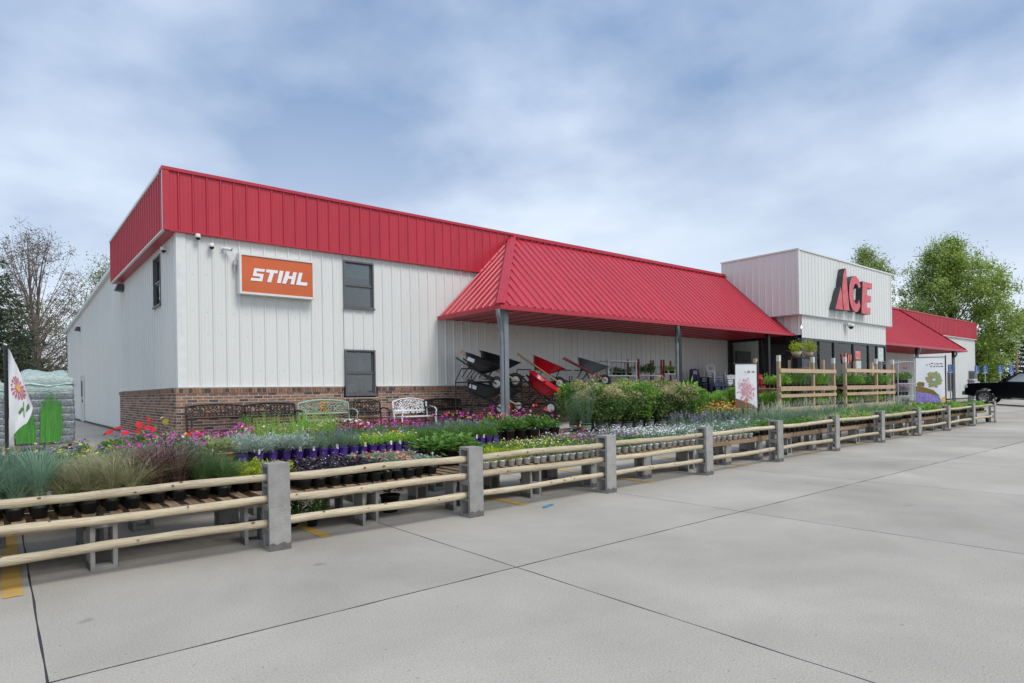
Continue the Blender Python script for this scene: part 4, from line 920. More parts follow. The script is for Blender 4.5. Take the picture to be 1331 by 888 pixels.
def zone(kn, pk, x0, x1, y0, y1, z, sp, short, s=1.0, tagp=0.06, jit=.25, zs=1.0):
    """rows of pots; each label = what it looks like, its line counted from the fence and its place in that line"""
    nx = max(1, round((x1 - x0) / sp)); ny = max(1, round((y1 - y0) / sp))
    for j in range(ny):
        for i in range(nx):
            kk = rp.choice(kn) if isinstance(kn, (list, tuple)) else kn
            x = x0 + (i + .5) * (x1 - x0) / nx + rp.uniform(-jit, jit) * sp * .3; y = y0 + (j + .5) * (y1 - y0) / ny + rp.uniform(-jit, jit) * sp * .3
            lab = short + (', ' + nth(i) if nx > 1 else '') + (', ' + LINES[j] if ny > 1 else '')
            plant(kk, pk, x, y, z(y) if callable(z) else z, lab, short, s, tagp=tagp, zs=zs)
Z1 = TH + 0.002
# front row, from left to right
zone('fescue', 'small', -1.0, 0.32, 6.17, 7.2, Z1, .165, 'blue green grass in black pot behind the fence', 1.15)
zone('carex', 'small', 0.34, 0.96, 6.17, 7.2, Z1, .155, 'tan arching grass in black pot', .98, zs=.92)
zone('fountain', 'small', 1.0, 1.36, 6.30, 7.2, Z1, .165, 'burgundy fountain grass in black pot', 1.12)
zone('sedge', 'small', 1.38, 1.74, 6.25, 7.2, Z1, .155, 'dark green fine sedge in black pot', 1.2)
zone('chart', 'small', 1.78, 2.34, 6.40, 7.15, Z1, .15, 'lime yellow leafy plant in black pot', 1.1)
zone('plum', 'small', 2.32, 3.25, 6.17, 7.2, Z1, .15, 'purple black leafed plant in black pot', 1.12, zs=.68)
zone('greyred', 'small', 3.26, 3.66, 6.17, 7.2, Z1, .15, 'grey green plant with coral flowers', 1.1, zs=.78)
zone('greymix', 'small', 3.66, 4.02, 6.22, 7.2, Z1, .15, 'grey green plant with few red flowers', 1.1, zs=.8)
zone('hydrangea', 'gal', 4.15, 5.0, 6.72, 7.3, Z1, .33, 'large leafed green plant in gallon pot', .95, tagp=.5, zs=.72)
zone('jenny', 'white', 4.62, 5.42, 6.17, 6.72, Z1, .13, 'lime green trailing plant in white pot', 1.1)
zone('greensmall', 'white', 5.02, 5.46, 6.78, 7.3, Z1, .14, 'small green plant in white pot', 1.15)
zone('mixyellow', 'white', 5.46, 6.54, 6.17, 7.25, Z1, .14, 'pale yellow flowered plant in white pot', 1.15)
zone('petviolet', 'white', 6.56, 7.78, 6.22, 7.3, Z1, .15, 'violet and lilac flowered plant in white pot', 1.15)
zone('alyssum', 'white', 7.8, 9.6, 6.26, 7.35, Z1, .165, 'white flowered plant in white pot', 1.25)
zone('bluegrey', 'white', 9.65, 11.3, 6.32, 7.4, Z1, .185, 'grey green sparse flowered plant in white pot', 1.3)
zone('bluegrey', 'small', 11.3, 13.1, 6.85, 7.5, Z1, .2, 'grey green plant in black pot on front benches', 1.35)
zone('leafy2', 'small', 11.35, 14.0, 6.4, 6.85, Z1, .2, 'low green leafy plant by the rails', 1.05)
zone('feather', 'small', 13.2, 16.2, 6.9, 7.6, Z1, .23, 'feathery grass with cream plumes', 1.1)
zone(['leafy', 'leafy2', 'varieg', 'bluegrey'], 'small', 14.1, 19.5, 6.48, 6.95, Z1, .22, 'green leafy plant by the far rails', 1.1)
zone(['leafy2', 'feather', 'leafy'], 'small', 16.3, 22.0, 7.0, 7.65, Z1, .25, 'green plant behind those at the far rails', 1.2)
zone(['leafy', 'leafy2', 'greensmall', 'varieg'], 'small', 19.6, 28.0, 6.62, 7.75, Z1, .29, 'leafy plant on the farthest front benches', 1.35, zs=1.1)
# second row
Z2 = TH + 0.152
zone('viola', 'small', -1.2, 0.95, 7.65, 8.6, Z2, .19, 'mixed viola behind the tall grasses', 1.2)
zone(['dahlia', 'dahlia', 'dahliay', 'dahliaw'], 'mid', 0.95, 1.95, 8.1, 8.65, Z2, .24, 'dahlia with large flowers near brick corner', .95)
zone('magenta', 'mid', 0.95, 1.8, 7.65, 8.05, Z2, .21, 'magenta flowered plant behind burgundy grass', .95)
zone('magenta', 'mid', 1.95, 2.5, 8.3, 8.65, Z2, .2, 'magenta flowered plant behind silver ones', 1.05)
zone('varieg', 'terra', 1.8, 2.12, 7.65, 8.05, Z2, .17, 'cream variegated plant in terracotta pot', 1.0, tagp=.8)
zone('dusty', 'purple', 2.14, 2.98, 7.66, 8.15, Z2, .165, 'silver leafed plant in purple pot', 1.12, tagp=.5)
zone('cosmos', 'purple', 2.5, 3.7, 8.2, 8.65, Z2, .22, 'tall fine bright green plant in purple pot', .95)
zone('thyme', 'purple', 2.98, 3.7, 7.66, 8.15, Z2, .14, 'grey green herb in purple pot', 1.0, tagp=.45, zs=.75)
zone('pansy', 'purple', 3.7, 4.6, 7.66, 8.15, Z2, .135, 'orange and lilac flowers in purple pot', 1.05, tagp=.5, zs=.85)
zone('salvia', 'purple', 4.6, 6.05, 7.66, 8.15, Z2, .135, 'violet flower spikes in purple pot', 1.0, tagp=.4, zs=.75)
zone(['salvia', 'thyme'], 'purple', 3.75, 6.05, 8.2, 8.65, Z2, .17, 'green herb in purple pot, back half', 1.0, zs=.75)
ZL = .247
zone('leafy2', 'mid', 6.4, 8.0, 8.4, 9.3, ZL, .25, 'dark green bedding plant on low pallet', .7, zs=.7)
zone('mixyellow', 'mid', 8.1, 9.6, 8.4, 9.3, ZL, .25, 'yellow flecked bedding plant on low pallet', 1.2)
zone('petviolet', 'mid', 9.7, 12.0, 8.4, 9.3, ZL, .25, 'violet bedding plant on low pallet', 1.3)
zone('lavender', 'mid', 12.2, 15.0, 8.5, 9.3, ZL, .27, 'lavender on low pallet', 1.2)
zone('feather', 'mid', 15.1, 18.1, 8.5, 9.3, ZL, .3, 'pale feathery grass on low pallet', 1.1)
zone('leafy', 'mid', 18.3, 23.2, 8.5, 9.25, ZL, .33, 'bright green plant before timber racks', 1.2)
# third row
Z3 = .522
zone('petpink', 'mid', 2.9, 5.0, 9.85, 10.4, Z3, .24, 'petunia with pink and wine flowers', 1.1)
zone('petwine', 'mid', 5.0, 6.3, 10.0, 10.8, Z3, .25, 'wine red flowers before white bench', 1.05)
zone('viola', 'mid', 0.4, 2.8, 9.9, 10.7, Z3, .3, 'viola in third row near brick corner', 1.2)
zone('cosmos', 'mid', 2.9, 4.6, 10.4, 10.8, Z3, .3, 'tall fine plant behind petunias', .9)
zone(['geranium', 'geraniump', 'geraniump'], 'gal', 6.35, 9.5, 9.8, 10.35, .422, .31, 'geranium in large black pot', 1.05, tagp=.2)
zone(['begonia', 'geraniump'], 'gal', 6.6, 9.3, 10.4, 10.85, .422, .33, 'yellow or pink flowers behind geraniums', 1.1)
zone('geranium', 'gal', 9.55, 10.2, 9.5, 9.8, gh(9.6) + .002, .34, 'red geranium before the shrubs')
zone(['shrub', 'shrub', 'shrubg'], 'nursery', 10.95, 15.0, 10.0, 10.85, .422, .43, 'dense shrub in nursery pot', 1.1, zs=.88)
zone(['shrub', 'shrubg'], 'nursery', 11.6, 15.4, 11.05, 12.05, .422, .47, 'taller shrub in back row', 1.15, zs=.92)
zone('shrubs', 'nursery', 10.55, 10.95, 10.1, 10.9, .423, .42, 'silvery upright shrub at left end')
zone('shrubg', 'nursery', 15.1, 16.1, 10.9, 12.0, .422, .42, 'bright green shrub at right end')
zone('hosta', 'gal', 14.6, 18.9, 12.12, 12.4, lambda y: gh(y) + .001, .48, 'broad leafed light green plant by shelving', 1.75, zs=1.2)
zone('lantana', 'mid', 15.2, 17.4, 9.85, 10.7, .422, .32, 'orange and yellow flowered plant', 1.15)
zone('shrubg', 'nursery', 16.2, 22.1, 11.1, 12.0, .422, .46, 'low green shrub before stacked chairs', .78)
zone('petviolet', 'mid', 17.4, 18.9, 9.85, 10.7, .422, .3, 'lilac flowered plant in third row', 1.5)
zone('leafy2', 'mid', 19.3, 24.8, 10.3, 10.75, .422, .4, 'green bedding plant behind the racks', 1.2)
zone('coleus', 'mid', 16.4, 17.6, 9.45, 9.7, lambda y: gh(y) + .001, .4, 'dark red leafed plant by left timber rack', 1.7)
# odd pots on the ground under the benches
for kn, pk, x, y, lab in (('leafy2', 'small', 2.3, 6.55, 'leafy green plant standing on the ground under the front bench'), ('leafy2', 'small', 2.6, 6.6, 'green plant on the ground beside the yellow line'), ('leafy2', 'small', 2.45, 6.75, 'small green plant on the ground behind two others under the bench'), ('coleus', 'gal', 3.62, 6.75, 'dark red plant in a black pot on the ground under the bench'), ('viola', 'mid', 5.9, 6.9, 'flowering plant on the ground under the white pot bench'), ('viola', 'mid', 6.1, 7.1, 'second flowering plant on the ground under the white pot bench'), ('greensmall', 'white', 7.7, 7.0, 'green plant in a white pot on the ground under a bench'), ('petviolet', 'mid', 28.95, 6.85, 'violet plant on the ground at the far end of the fence')):
    plant(kn, pk, x, y, gh(y) + .001, lab, None, 1.1)
# ------------------------------------------------------------------ garden benches along the brick wall
SW = GZ + 0.06
mat('iron_black', (0.012, 0.013, 0.014), 0.4, var=0.3); mat('iron_bronze', (0.05, 0.03, 0.025), 0.45, var=0.4, nscale=20); mat('iron_sage', (0.30, 0.37, 0.29), 0.5, var=0.15); mat('iron_white', (0.75, 0.76, 0.77), 0.4, var=0.08); mat('gold_paint', (0.5, 0.33, 0.08), 0.45)
def ring(q, c, r, t, n=10, mi=0, arc=(0, 2 * pi)):
    k = n; pts = [(c[0] + r * cos(arc[0] + (arc[1] - arc[0]) * i / k), c[1], c[2] + r * sin(arc[0] + (arc[1] - arc[0]) * i / k)) for i in range(k + 1)]
    q.tube(pts, t, 5, mi, False)
def garden_bench(x, m, style, label, w=1.22, seed=0):
    """faces -Y; local origin at the middle of its feet"""
    r = random.Random(seed); mx = T(x, 15.62, SW)
    t = tag(empty('garden_bench', mx), label, 'bench', 'garden benches against the brick wall')
    P = lambda nm, q, ms, par=None: obj(nm, q.mesh(nm, ms), par or t, Matrix(), True)
    hw = w / 2; sh = .43; top = .92
    arch = .09 if style in ('arch', 'lace') else .045
    def tz(u): return top - .07 + arch * (1 - (u / hw) ** 2)
    q = MB(); yb = .26
    q.tube([(u, yb + .05, tz(u)) for u in [(-1 + 2 * i / 12) * hw for i in range(13)]], .030 if style != 'lace' else .016, 8); q.tube([(-hw, yb, .58), (hw, yb, .58)], .024, 8)
    for s in (-1, 1): q.tube([(s * hw, yb - .03, sh - .02), (s * hw, yb, .58), (s * hw, yb + .05, tz(hw))], .027, 8)
    br = P('backrest', q, [m])
    s2 = MB(); gd = MB(); lo = .60 if style != 'lace' else .50
    n = int(w / .095)
    for i in range(n):
        u = -hw + .05 + (w - .1) * (i + .5) / n
        hgt = tz(u) - .03 - lo; rows = 3 if style != 'lace' else 4
        for j in range(rows):
            z = lo + hgt * (j + .5) / rows; rr = min(.045, hgt / rows * .56) * r.uniform(.8, 1.1); y = yb + .05 * (z - .58) / .3
            tgt = gd if style == 'arch' and abs(u) < .1 else s2
            ring(tgt, (u + r.uniform(-.01, .01), y, z), rr, .0125 if style != 'lace' else .0125, 8, 0, (r.uniform(0, 6), r.uniform(0, 6) + 5.2))
            if r.random() < .8: tgt.tube([(u - .05, y, z - .04 * r.uniform(-1, 1)), (u + r.uniform(-.02, .02), y, z + r.uniform(-.03, .03)), (u + .05, y, z + .04 * r.uniform(-1, 1))], .011, 5, 0, False)
    P('scrollwork', s2, [m], br)['kind'] = 'stuff'
    if gd.v: P('scrollwork', gd, ['gold_paint'], br)['kind'] = 'stuff'
    if style == 'lace': q = MB(); q.box((-hw + .03, -.22, sh - .02), (hw - .03, .24, sh)); P('seat', q, [m])
    else:
        for k in range(6): q = MB(); q.box((-hw + .02, -.24 + k * .078, sh - .022), (hw - .02, -.18 + k * .078, sh)); P('seat_slat', q, [m])
    for s in (-1, 1):
        q = MB(); q.tube([(s * hw, yb - .01, .66), (s * hw, .05, .69), (s * hw, -.2, .66), (s * hw, -.28, .60), (s * hw, -.24, .52), (s * hw, -.25, sh)], .021, 8); P('armrest', q, [m])
        q = MB(); q.tube([(s * hw, -.22, sh - .02), (s * hw, -.25, .2), (s * hw, -.29, 0)], [.022, .018, .022], 8); P('leg', q, [m])
        q = MB(); q.tube([(s * hw, .2, sh - .02), (s * hw, .24, .2), (s * hw, .32, 0)], [.022, .018, .022], 8); P('leg', q, [m])
    return t
garden_bench(3.95, 'iron_bronze', 'plain', 'dark bronze iron bench with leafy back nearest the brick corner', 1.24, 1)
garden_bench(5.24, 'iron_black', 'plain', 'black iron bench second from the brick corner', 1.22, 2)
garden_bench(6.63, 'iron_sage', 'arch', 'sage green iron bench with gold scroll panel', 1.38, 3)
garden_bench(7.80, 'iron_black', 'lace', 'small dark lattice bench under the lower window', .92, 4)
garden_bench(9.22, 'iron_white', 'lace', 'white cast iron lattice bench right of the lower window', 1.10, 5)
garden_bench(10.36, 'iron_black', 'plain', 'black iron bench beside the wheelbarrow rack', 1.30, 6)

# ------------------------------------------------------------------ wheelbarrows on a tube rack
mat('tub_black', (0.014, 0.015, 0.016), 0.45, var=.3); mat('tub_red', (0.48, 0.008, 0.02), 0.25, var=.15); mat('tub_grey', (0.12, 0.135, 0.16), 0.4, var=.2); mat('handle_wood', (0.52, 0.36, 0.19), 0.7, var=.25, nscale=8); mat('handle_red', (0.3, 0.015, 0.02), 0.4); mat('tyre', (0.015, 0.015, 0.015), 0.8); mat('rim_pale', (0.5, 0.5, 0.5), 0.4, var=.1); mat('decal', (0.7, 0.7, 0.7), 0.5, c2=(.3, .35, .4), nscale=40)
def tub(deep):
    q = MB()
    prof_ = [(0.34, .52, -.40, 0.36), (0.52, .60, -.50, .62)]
    rings = []
    for (hw, fx, bx_, z) in ((.17, .16, -.28, .30 if deep else .34), (.26, .38, -.38, .46), (.34, .60, -.47, .66), (.365, .63, -.50, .665), (.33, .57, -.45, .645), (.25, .36, -.36, .45), (.16, .15, -.27, .32 if deep else .36)):
        pts = []
        for k in range(20):
            a = 2 * pi * k / 20; ca, sa = cos(a), sin(a); e = .55
            x = (abs(ca) ** e) * (fx if ca > 0 else -bx_) * (1 if ca > 0 else -1); y = hw * (abs(sa) ** e) * (1 if sa > 0 else -1)
            if ca > 0: y *= (1 - .25 * ca)
            pts.append((x, y, z))
        rings.append(pts)
    vs = [p for rg in rings for p in rg]; n = 20
    q.add(vs, [(i * n + j, i * n + (j + 1) % n, (i + 1) * n + (j + 1) % n, (i + 1) * n + j) for i in range(6) for j in range(n)], 0, True)
    q.add(rings[0], [tuple(range(n))[::-1]]); q.add(rings[-1], [tuple(range(n))])
    return q
def wheelbarrow(mx, mt, mh, label, wheels=1, sticker=False):
    t = tag(empty('wheelbarrow', mx), label, 'wheelbarrow', 'wheelbarrows displayed under the canopy')
    P = lambda nm, q, ms, par=None: obj(nm, q.mesh(nm, ms), par or t, Matrix(), True)
    tb = P('tub', tub(True), [mt])
    if sticker: q = MB(); q.box((-.30, -.345, .50), (-.10, -.335, .60), 0, Matrix.Rotation(.0, 4, 'X')); P('sticker', q, ['decal'], tb)
    for s in (-1, 1):
        q = MB(); q.bar((-.95 if mh != 'black_metal' else -.62, s * .30, .52 if mh != 'black_metal' else .45), (.62, s * .10, .20), .035, .04); P('handle', q, [mh])
        q = MB(); q.tube([(-.22, s * .2, .36), (-.30, s * .22, 0.01), (-.12, s * .2, 0.01), (-.02, s * .18, .32)], .013, 6); P('leg', q, ['black_metal'])
    for k in range(wheels):
        yy = 0 if wheels == 1 else (-.2, .2)[k]
        q = MB(); c = (.60, yy, .20)
        pts = [(c[0] + .15 * cos(a), c[1], c[2] + .15 * sin(a)) for a in [2 * pi * i / 18 for i in range(19)]]; q.tube(pts, .048, 8, 0, False); w = P('wheel', q, ['tyre'])
        q = MB(); q.tube([(c[0], yy - .035, c[2]), (c[0], yy + .035, c[2])], .105, 14); P('rim', q, ['rim_pale'], w)
    q = MB(); q.tube([(.60, -.13, .20), (.60, .13, .20)], .012, 6); q.tube([(.2, -.16, .28), (.80, -.10, .36), (.80, .10, .36), (.2, .16, .28)], .012, 6); P('axle_brace', q, ['black_metal'])
RD = math.atan2(-.635, .773)
def wbm(x, y, z, rz, tilt, s=1.0): return Matrix.Translation((x, y, z)) @ Matrix.Rotation(rz, 4, 'Z') @ Matrix.Rotation(tilt, 4, 'Y') @ Matrix.Translation((0, 0, -.45)) @ Matrix.Scale(s, 4)
yw = 14.5
wheelbarrow(wbm(10.72, yw, 2.13, RD - .25, .40, 1.08), 'tub_black', 'black_metal', 'black poly wheelbarrow on the upper rack left of the canopy post', 1, True)
wheelbarrow(wbm(11.55, yw + .35, 2.18, RD + .1, .30, 1.18), 'tub_black', 'handle_wood', 'black wheelbarrow with wooden handles on the upper rack behind the canopy post', 1)
wheelbarrow(wbm(10.80, yw, 1.38, RD - .25, .30, 1.08), 'tub_black', 'black_metal', 'black poly wheelbarrow on the lower rack left of the canopy post', 1, True)
wheelbarrow(wbm(11.75, yw + .3, 1.42, RD + .1, .30, 1.0), 'tub_black', 'handle_wood', 'black wheelbarrow on the lower rack behind the canopy post', 1)
wheelbarrow(wbm(13.25, yw, 2.15, RD, .42, 1.02), 'tub_red', 'handle_wood', 'red wheelbarrow with wooden handles on the upper rack', 1)
wheelbarrow(wbm(12.72, yw - .35, 1.50, RD - .35, .62, 1.12), 'tub_red', 'black_metal', 'red wheelbarrow with two wheels tipped forward on the lower rack', 2)
wheelbarrow(wbm(13.35, yw + .25, 1.42, RD, .45, .95), 'tub_red', 'handle_wood', 'darker red wheelbarrow behind the tipped one on the lower rack', 1)
wheelbarrow(wbm(15.30, yw, 2.18, RD, .30, 1.0), 'tub_grey', 'handle_red', 'grey wheelbarrow with red handles on the upper rack', 1)
wheelbarrow(wbm(14.45, yw + .2, 1.42, RD, .55, .95), 'tub_grey', 'black_metal', 'grey wheelbarrow tipped forward on the lower rack', 1)
wheelbarrow(wbm(15.45, yw + .3, 1.42, RD, .4, .9), 'tub_grey', 'black_metal', 'grey wheelbarrow half hidden on the lower rack by the shelving', 1)
def rack_frame(x0, x1, label):
    t = tag(empty('wheelbarrow_rack', T((x0 + x1) / 2, yw, SW)), label, 'rack', 'wheelbarrow racks')
    for i, x in enumerate((x0, x1)):
        q = MB(); q.tube([(x, yw + .55, SW), (x, yw + .55, 1.75), (x + .22 * (1 if i == 0 else -1), yw + .55, 2.12), (x + (x1 - x0) / 2 * (1 if i == 0 else -1) * .9, yw + .55, 2.12)], .018, 7); obj('upright', q.mesh('upright', ['black_metal']), t)
        q = MB(); q.tube([(x, yw - .25, SW), (x, yw - .25, 1.9)], .018, 7); obj('upright', q.mesh('upright', ['black_metal']), t)
        q = MB(); q.tube([(x, yw - .4, 1.72), (x, yw + .55, 1.72)], .018, 7); obj('arm', q.mesh('arm', ['black_metal']), t)
        q = MB(); q.tube([(x, yw - .4, 1.02), (x, yw + .55, 1.02)], .018, 7); obj('arm', q.mesh('arm', ['black_metal']), t)
    for z in (1.02, 1.72):
        for y in (yw - .25, yw + .55): q = MB(); q.tube([(x0, y, z), (x1, y, z)], .018, 7); obj('crossbar', q.mesh('crossbar', ['black_metal']), t)
rack_frame(10.25, 12.1, 'black tube rack holding the black wheelbarrows'); rack_frame(12.4, 14.1, 'black tube rack holding the red wheelbarrows'); rack_frame(14.2, 15.9, 'black tube rack holding the grey wheelbarrows')

# ------------------------------------------------------------------ metal shelving with house plants
mat('shelf_white', (0.68, 0.68, 0.68), 0.45, var=.1); mat('shelf_red', (0.28, 0.02, 0.03), 0.5)
def shelving(x0, x1, mu, label, zs):
    y0, y1 = 14.75, 15.25; t = tag(empty('shelf_unit', T((x0 + x1) / 2, 15, SW)), label, 'shelf', 'plant shelving under the canopy'); zt = 2.5
    for x in (x0, x1):
        for y in (y0, y1): q = MB(); q.box((x - .025, y - .025, SW), (x + .025, y + .025, zt + (.06 if mu == 'shelf_red' else 0))); obj('upright', q.mesh('upright', [mu]), t)
    for z in zs: q = MB(); q.box((x0 + .026, y0 - .03, z), (x1 - .026, y1 + .03, z + .035)); obj('shelf', q.mesh('shelf', ['shelf_white']), t)
shelving(16.5, 18.0, 'shelf_white', 'white metal plant shelving nearest the grey wheelbarrow', (.8, 1.35, 1.92, 2.44)); shelving(18.15, 19.5, 'shelf_red', 'plant shelving with dark red uprights in the middle', (.8, 1.35, 1.94)); shelving(19.65, 20.75, 'shelf_red', 'plant shelving with dark red uprights beside the black post', (.8, 1.40, 2.0))
for xa, xb, z, kn, pk, lab, s in ((16.65, 17.95, 1.956, 'houseplant', 'small', 'small dark house plant on the white shelving', .6), (16.65, 17.95, 1.386, 'houseplant', 'small', 'dark house plant on the lower white shelf', .6), (18.25, 19.4, 1.976, 'houseplant', 'white', 'leafy house plant in a white pot on the middle shelving', 1.0), (18.25, 19.4, 1.386, 'geraniump', 'small', 'pink flowering plant on the lower middle shelf', .9), (19.75, 20.65, 2.036, 'fern', 'small', 'yellow green fern on the right shelving', .9), (19.75, 20.65, 1.436, 'houseplant', 'small', 'dark plant on the lower right shelf', .7)):
    x = xa + .1; i = 0
    while x < xb: plant(kn, pk, x, 14.95 + rp.uniform(-.08, .08), z, lab + ', ' + nth(i), lab, s); x += .22; i += 1

# ------------------------------------------------------------------ stacked resin chairs
mat('resin_navy', (0.012, 0.02, 0.085), 0.35); mat('resin_green', (0.008, 0.02, 0.016), 0.35); mat('resin_white', (0.75, 0.76, 0.78), 0.35); mat('resin_red', (0.55, 0.01, 0.05), 0.35); mat('label_print', (0.7, 0.7, 0.72), 0.5, c2=(.35, .08, .1), nscale=25)
def chair_meshes(m, tall):
    """adirondack if tall, else a low slatted armchair; faces -Y; returns (name, mesh)"""
    out = []
    w, hb = .56, (.95 if tall else .78)
    for k in range(5):
        u0 = -w * .42 + k * w * .84 / 5; u1 = u0 + w * .84 / 5 - .012; um = (u0 + u1) / 2
        tz = hb - (.75 * um * um if tall else .1 * abs(um)); q = MB()
        f = lambda z: .12 + .33 * (z - .3)
        q.add([(u0, f(.3), .3), (u1, f(.3), .3), (u1, f(tz), tz - .02), (u0, f(tz), tz - .02 * (k < 2)), (u0, f(.3) + .02, .3), (u1, f(.3) + .02, .3), (u1, f(tz) + .02, tz - .02), (u0, f(tz) + .02, tz)], [(0, 1, 2, 3), (7, 6, 5, 4), (0, 3, 7, 4), (1, 5, 6, 2), (2, 6, 7, 3), (0, 4, 5, 1)]); out.append(('back_slat', q))
    q = MB(); q.add([(-w * .42, -.28, .38), (w * .42, -.28, .38), (w * .42, .14, .30), (-w * .42, .14, .30), (-w * .42, -.28, .355), (w * .42, -.28, .355), (w * .42, .14, .275), (-w * .42, .14, .275)], [(0, 1, 2, 3), (7, 6, 5, 4), (0, 4, 5, 1), (1, 5, 6, 2), (2, 6, 7, 3), (3, 7, 4, 0)]); out.append(('seat', q))
    for s in (-1, 1):
        q = MB(); q.box((s * w * .5 - .045, -.34, .545), (s * w * .5 + .045, .26, .57)); out.append(('armrest', q))
        q = MB(); q.add([(s * w * .5 - .02, -.34, 0), (s * w * .5 + .02, -.34, 0), (s * w * .5 + .02, -.26, 0), (s * w * .5 - .02, -.26, 0), (s * w * .5 - .02, -.33, .545), (s * w * .5 + .02, -.33, .545), (s * w * .5 + .02, -.2, .545), (s * w * .5 - .02, -.2, .545)], [(0, 1, 5, 4), (1, 2, 6, 5), (2, 3, 7, 6), (3, 0, 4, 7)]); out.append(('leg', q))
        q = MB(); q.add([(s * w * .44 - .02, .36, 0), (s * w * .44 + .02, .36, 0), (s * w * .44 + .02, .44, 0), (s * w * .44 - .02, .44, 0), (s * w * .46 - .02, .14, .545), (s * w * .46 + .02, .14, .545), (s * w * .46 + .02, .26, .545), (s * w * .46 - .02, .26, .545)], [(0, 1, 5, 4), (1, 2, 6, 5), (2, 3, 7, 6), (3, 0, 4, 7)]); out.append(('leg', q))
    return [(n, q.mesh(n, [m])) for n, q in out]
CHM = {}
def chair_stack(x, y, m, tall, n, rz, what, dz=.10, dy=-.0):
    if (m, tall) not in CHM: CHM[m, tall] = chair_meshes(m, tall)
    for k in range(n):
        lab = ('topmost ' if k == n - 1 else nth(k).replace('leftmost', 'lowest').replace('from left', 'from bottom') + ' ') + what
        c = tag(empty('resin_chair', T(x, y, SW + k * dz, rz)), lab, 'chair', 'stack of ' + what)
        for nm, me in CHM[m, tall]:
            o = bpy.data.objects.new(nm, me); COL.objects.link(o); o.parent = c
        if k == n - 1 and tall:
            q = MB(); q.box((-.1, .12 + .33 * .42 - .015, .70), (.1, .12 + .33 * .42 - .010, .86)); obj('sticker', q.mesh('sticker', ['label_print']), c, Matrix(), True)
RC = -.35
chair_stack(21.9, 15.3, 'resin_green', True, 6, RC, 'dark green adirondack chair by the black post')
chair_stack(22.75, 15.3, 'resin_navy', True, 11, RC, 'navy adirondack chair left of the white stacks')
chair_stack(23.05, 14.35, 'resin_navy', False, 7, RC, 'navy low chair before the navy adirondack stack')
chair_stack(23.95, 15.3, 'resin_white', True, 13, RC, 'white adirondack chair beside the store glass')
chair_stack(24.0, 14.35, 'resin_white', False, 10, RC, 'white low chair before the white adirondack stack')
chair_stack(26.08, 14.25, 'resin_red', True, 9, RC, 'red adirondack chair behind the thin black post')
chair_stack(25.35, 13.95, 'resin_red', False, 10, RC, 'red low chair beside the white banner')

# ------------------------------------------------------------------ timber plant racks
def timber_rack(x0, xs_, y0, y1, h, zsh, label):
    g = gh(y0); t = tag(empty('timber_rack', T(x0, y0, g)), label, 'rack', 'timber plant racks')
    for x in xs_:
        for y in (y0, y1): q = MB(); q.box((x - .05, y - .045, g if y == y0 else gh(y)), (x + .05, y + .045, h - (0 if y == y0 else .06))); o = obj('upright', q.mesh('upright', ['fresh_wood']), t); q = MB(); q.box((x - .051, y - .046, h - .18), (x + .051, y + .046, h + .001)); (obj('painted_end', q.mesh('painted_end', ['white_trim']), o) if y == y0 else None)
    for z in zsh:
        for y in (y0 - .065, y1 + .05): q = MB(); q.box((xs_[0] - .04, y - .018, z - .10), (xs_[-1] + .04, y + .018, z + .04)); obj('rail', q.mesh('rail', ['fresh_wood']), t)
        n = 5
        for k in range(n): yy = y0 + .06 + (y1 - y0 - .2) * k / (n - 1); q = MB(); q.box((xs_[0] + .06, yy, z - .03), (xs_[-1] - .06, yy + .09, z - .005)); obj('shelf_board', q.mesh('shelf_board', ['fresh_wood']), t)
        q = MB(); q.box((xs_[0] - .04, y0 - .083, z - .30), (xs_[-1] + .04, y0 - .047, z - .20)); obj('rail', q.mesh('rail', ['fresh_wood']), t)
    q = MB(); q.box((xs_[0] - .04, y0 - .083, h - .52), (xs_[-1] + .04, y0 - .047, h - .40)); obj('rail', q.mesh('rail', ['fresh_wood']), t)
RY0, RY1 = 9.45, 10.2
timber_rack(18.2, (18.2, 20.4, 21.9), RY0, RY1, 2.40, (.78, 1.42), 'pale timber plant rack left of the entrance gap'); timber_rack(22.8, (22.8, 25.5, 27.1), RY0, RY1, 2.45, (.78, 1.42), 'pale timber plant rack right of the entrance gap')
for x0, x1, lab in ((18.35, 21.8, 'left'), (22.95, 27.0, 'right')):
    for z, kns in ((.776, ('leafy', 'leafy2', 'varieg')), (1.416, ('leafy', 'leafy2', 'feather', 'cosmos') if lab == 'left' else ('leafy2', 'leafy', 'viola'))):
        L_ = 'green plant on %s shelf of %s timber rack' % ('lower' if z < 1 else 'upper', lab); x = x0 + .1; i = 0
        while x < x1:
            for yy in (RY0 + .15, RY0 + .5): plant(kns[(i // 3) % len(kns)], 'small', x, yy, z, ('front ' if yy < RY0 + .3 else 'rear ') + L_ + ', ' + nth(i), L_, 1.55, zs=(1.35 if kns[(i // 3) % len(kns)] not in ('feather', 'cosmos') else .7))
            x += .27; i += 1
